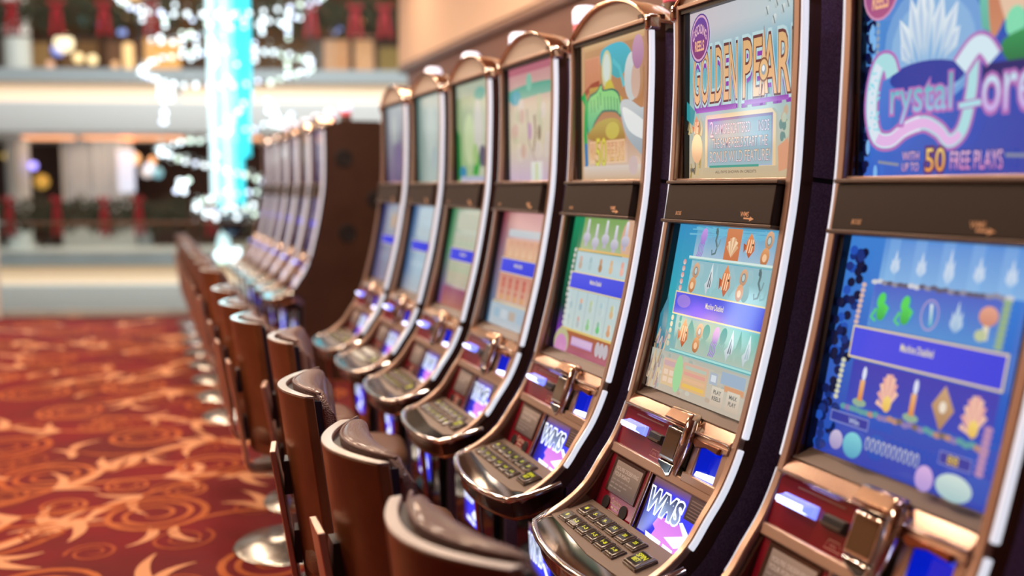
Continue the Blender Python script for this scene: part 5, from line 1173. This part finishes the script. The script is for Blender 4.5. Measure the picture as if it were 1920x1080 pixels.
for x, y, z, r_ in tiny: rest[0].mi(3).ball((x, y, z - Z), r_, 4, 3)
o = rest[0].build('crystal_beads', bm_, ch, smooth=0); tag(o, kind='stuff')
q = MB(); q.lathe([(.6, 8.25), (.6, 8.3), (.05, 8.32)], 24, (0, 0, -Z)); q.build('canopy', 'steel', ch)

# lamps further along the atrium, mirrored in the machines' glass
t = at_b('hanging_light', -20.8, 20.0, 2.4, 'tall blue-white hanging light further along the atrium, mirrored in the game glass', 'light')
q = MB(); q.lathe([(.30, 0), (.46, .15), (.46, 1.65), (.30, 1.75)], 24); q.build('lamp_shade', mat('bluewhite_shade', (.8, .9, 1), .4, emit=(.62, .86, 1.0), es=5.0), t, smooth=50)
q = MB(); q.tube([(0, 0, 1.75), (0, 0, 6.0)], .02, 8); q.build('stem', 'black', t)
for s, z, r_, c, es, lab in [(-19.6, 2.75, .42, (1.0, .55, .25), 6.0, 'large orange globe lamp further along the atrium'), (-18.3, 2.5, .34, (1.0, .66, .36), 6.0, 'amber globe lamp further along the atrium'), (-18.9, 3.0, .26, (.75, .30, 1.0), 4.0, 'violet globe lamp further along the atrium')]:
    t = at_b('globe_lamp', s, 20.0, z, lab, 'lamp', 'globe lamps mirrored in the game glass')
    q = MB(); q.ball((0, 0, 0), r_, 20, 12); q.build('globe', mat('globe_glow_side', c, .4, emit=c, es=es), t, smooth=60)
    q = MB(); q.tube([(0, 0, r_), (0, 0, 8.395 - z)], .010, 6); q.build('stem', 'black', t)

# ------------------------------------------------------------------ light
w = bpy.data.worlds.new('W'); SC.world = w; w.use_nodes = True
w.node_tree.nodes['Background'].inputs[0].default_value = (0.66, 0.50, 0.42, 1); w.node_tree.nodes['Background'].inputs[1].default_value = 0.14
def area(name, loc, size, power, col, rot=(0, 0, 0), size_y=None):
    l = bpy.data.lights.new(name, 'AREA'); l.energy = power; l.color = col; l.shape = 'RECTANGLE' if size_y else 'DISK'; l.size = size
    if size_y: l.size_y = size_y
    o = bpy.data.objects.new(name, l); COL.objects.link(o); o.location = loc; o.rotation_euler = rot; return o
WARM = (1.0, .70, .46); COOL = (.82, .92, 1.0)
for k in range(5):
    y = 3.6 + 2.1 * k
    area('aisle_downlight', (-1.0, y, 4.25), .5, 58, WARM)
    area('row_downlight', (.75, y - 1.2, 4.25), .4, 50, (1.0, .80, .62))
    area('aisle_downlight', (-3.4, y + .5, 4.25), .5, 60 if k == 0 else 46, WARM)
area('rear_fill', (2.3, -1.6, 4.25), .5, 26, (.80, .74, 1.0))  # added weak violet fill for the dark machine sides
area('wall_washer', (2.2, 3.5, 4.25), .4, 24, WARM); area('wall_washer', (2.2, 7.5, 4.25), .4, 24, WARM); area('wall_washer', (2.2, 10.8, 4.25), .4, 24, WARM)
area('skylight', BW(-3.5, 16.5, 13.0), 14, 4000, (1.0, .985, .96), size_y=9)

area('far_shop_light', BW(-7, 27.5, 2.8), 8, 60, WARM, size_y=2)
area('upper_shop_light', BW(-6, 27.5, 8.3), 10, 110, WARM, size_y=2)

# ------------------------------------------------------------------ camera
cam = bpy.data.cameras.new('camera'); co = bpy.data.objects.new('camera', cam); COL.objects.link(co); SC.camera = co
F_PX = 1867.0
ph = math.atan(191 / F_PX); th = math.atan(700 * math.cos(ph) / F_PX)
co.location = (0, 0, 1.63); co.rotation_euler = (PI / 2 - ph, 0, -th)
cam.sensor_width = 36.0; cam.lens = 36.0 * F_PX / 1920.0; cam.clip_start = .05; cam.clip_end = 200
cam.dof.use_dof = True; cam.dof.focus_distance = 2.60; cam.dof.aperture_fstop = 1.1
SC.view_settings.view_transform = 'Standard'; SC.view_settings.look = 'None'; SC.view_settings.gamma = 1.0; SC.view_settings.use_curve_mapping = False
SC.view_settings.exposure = 0.0
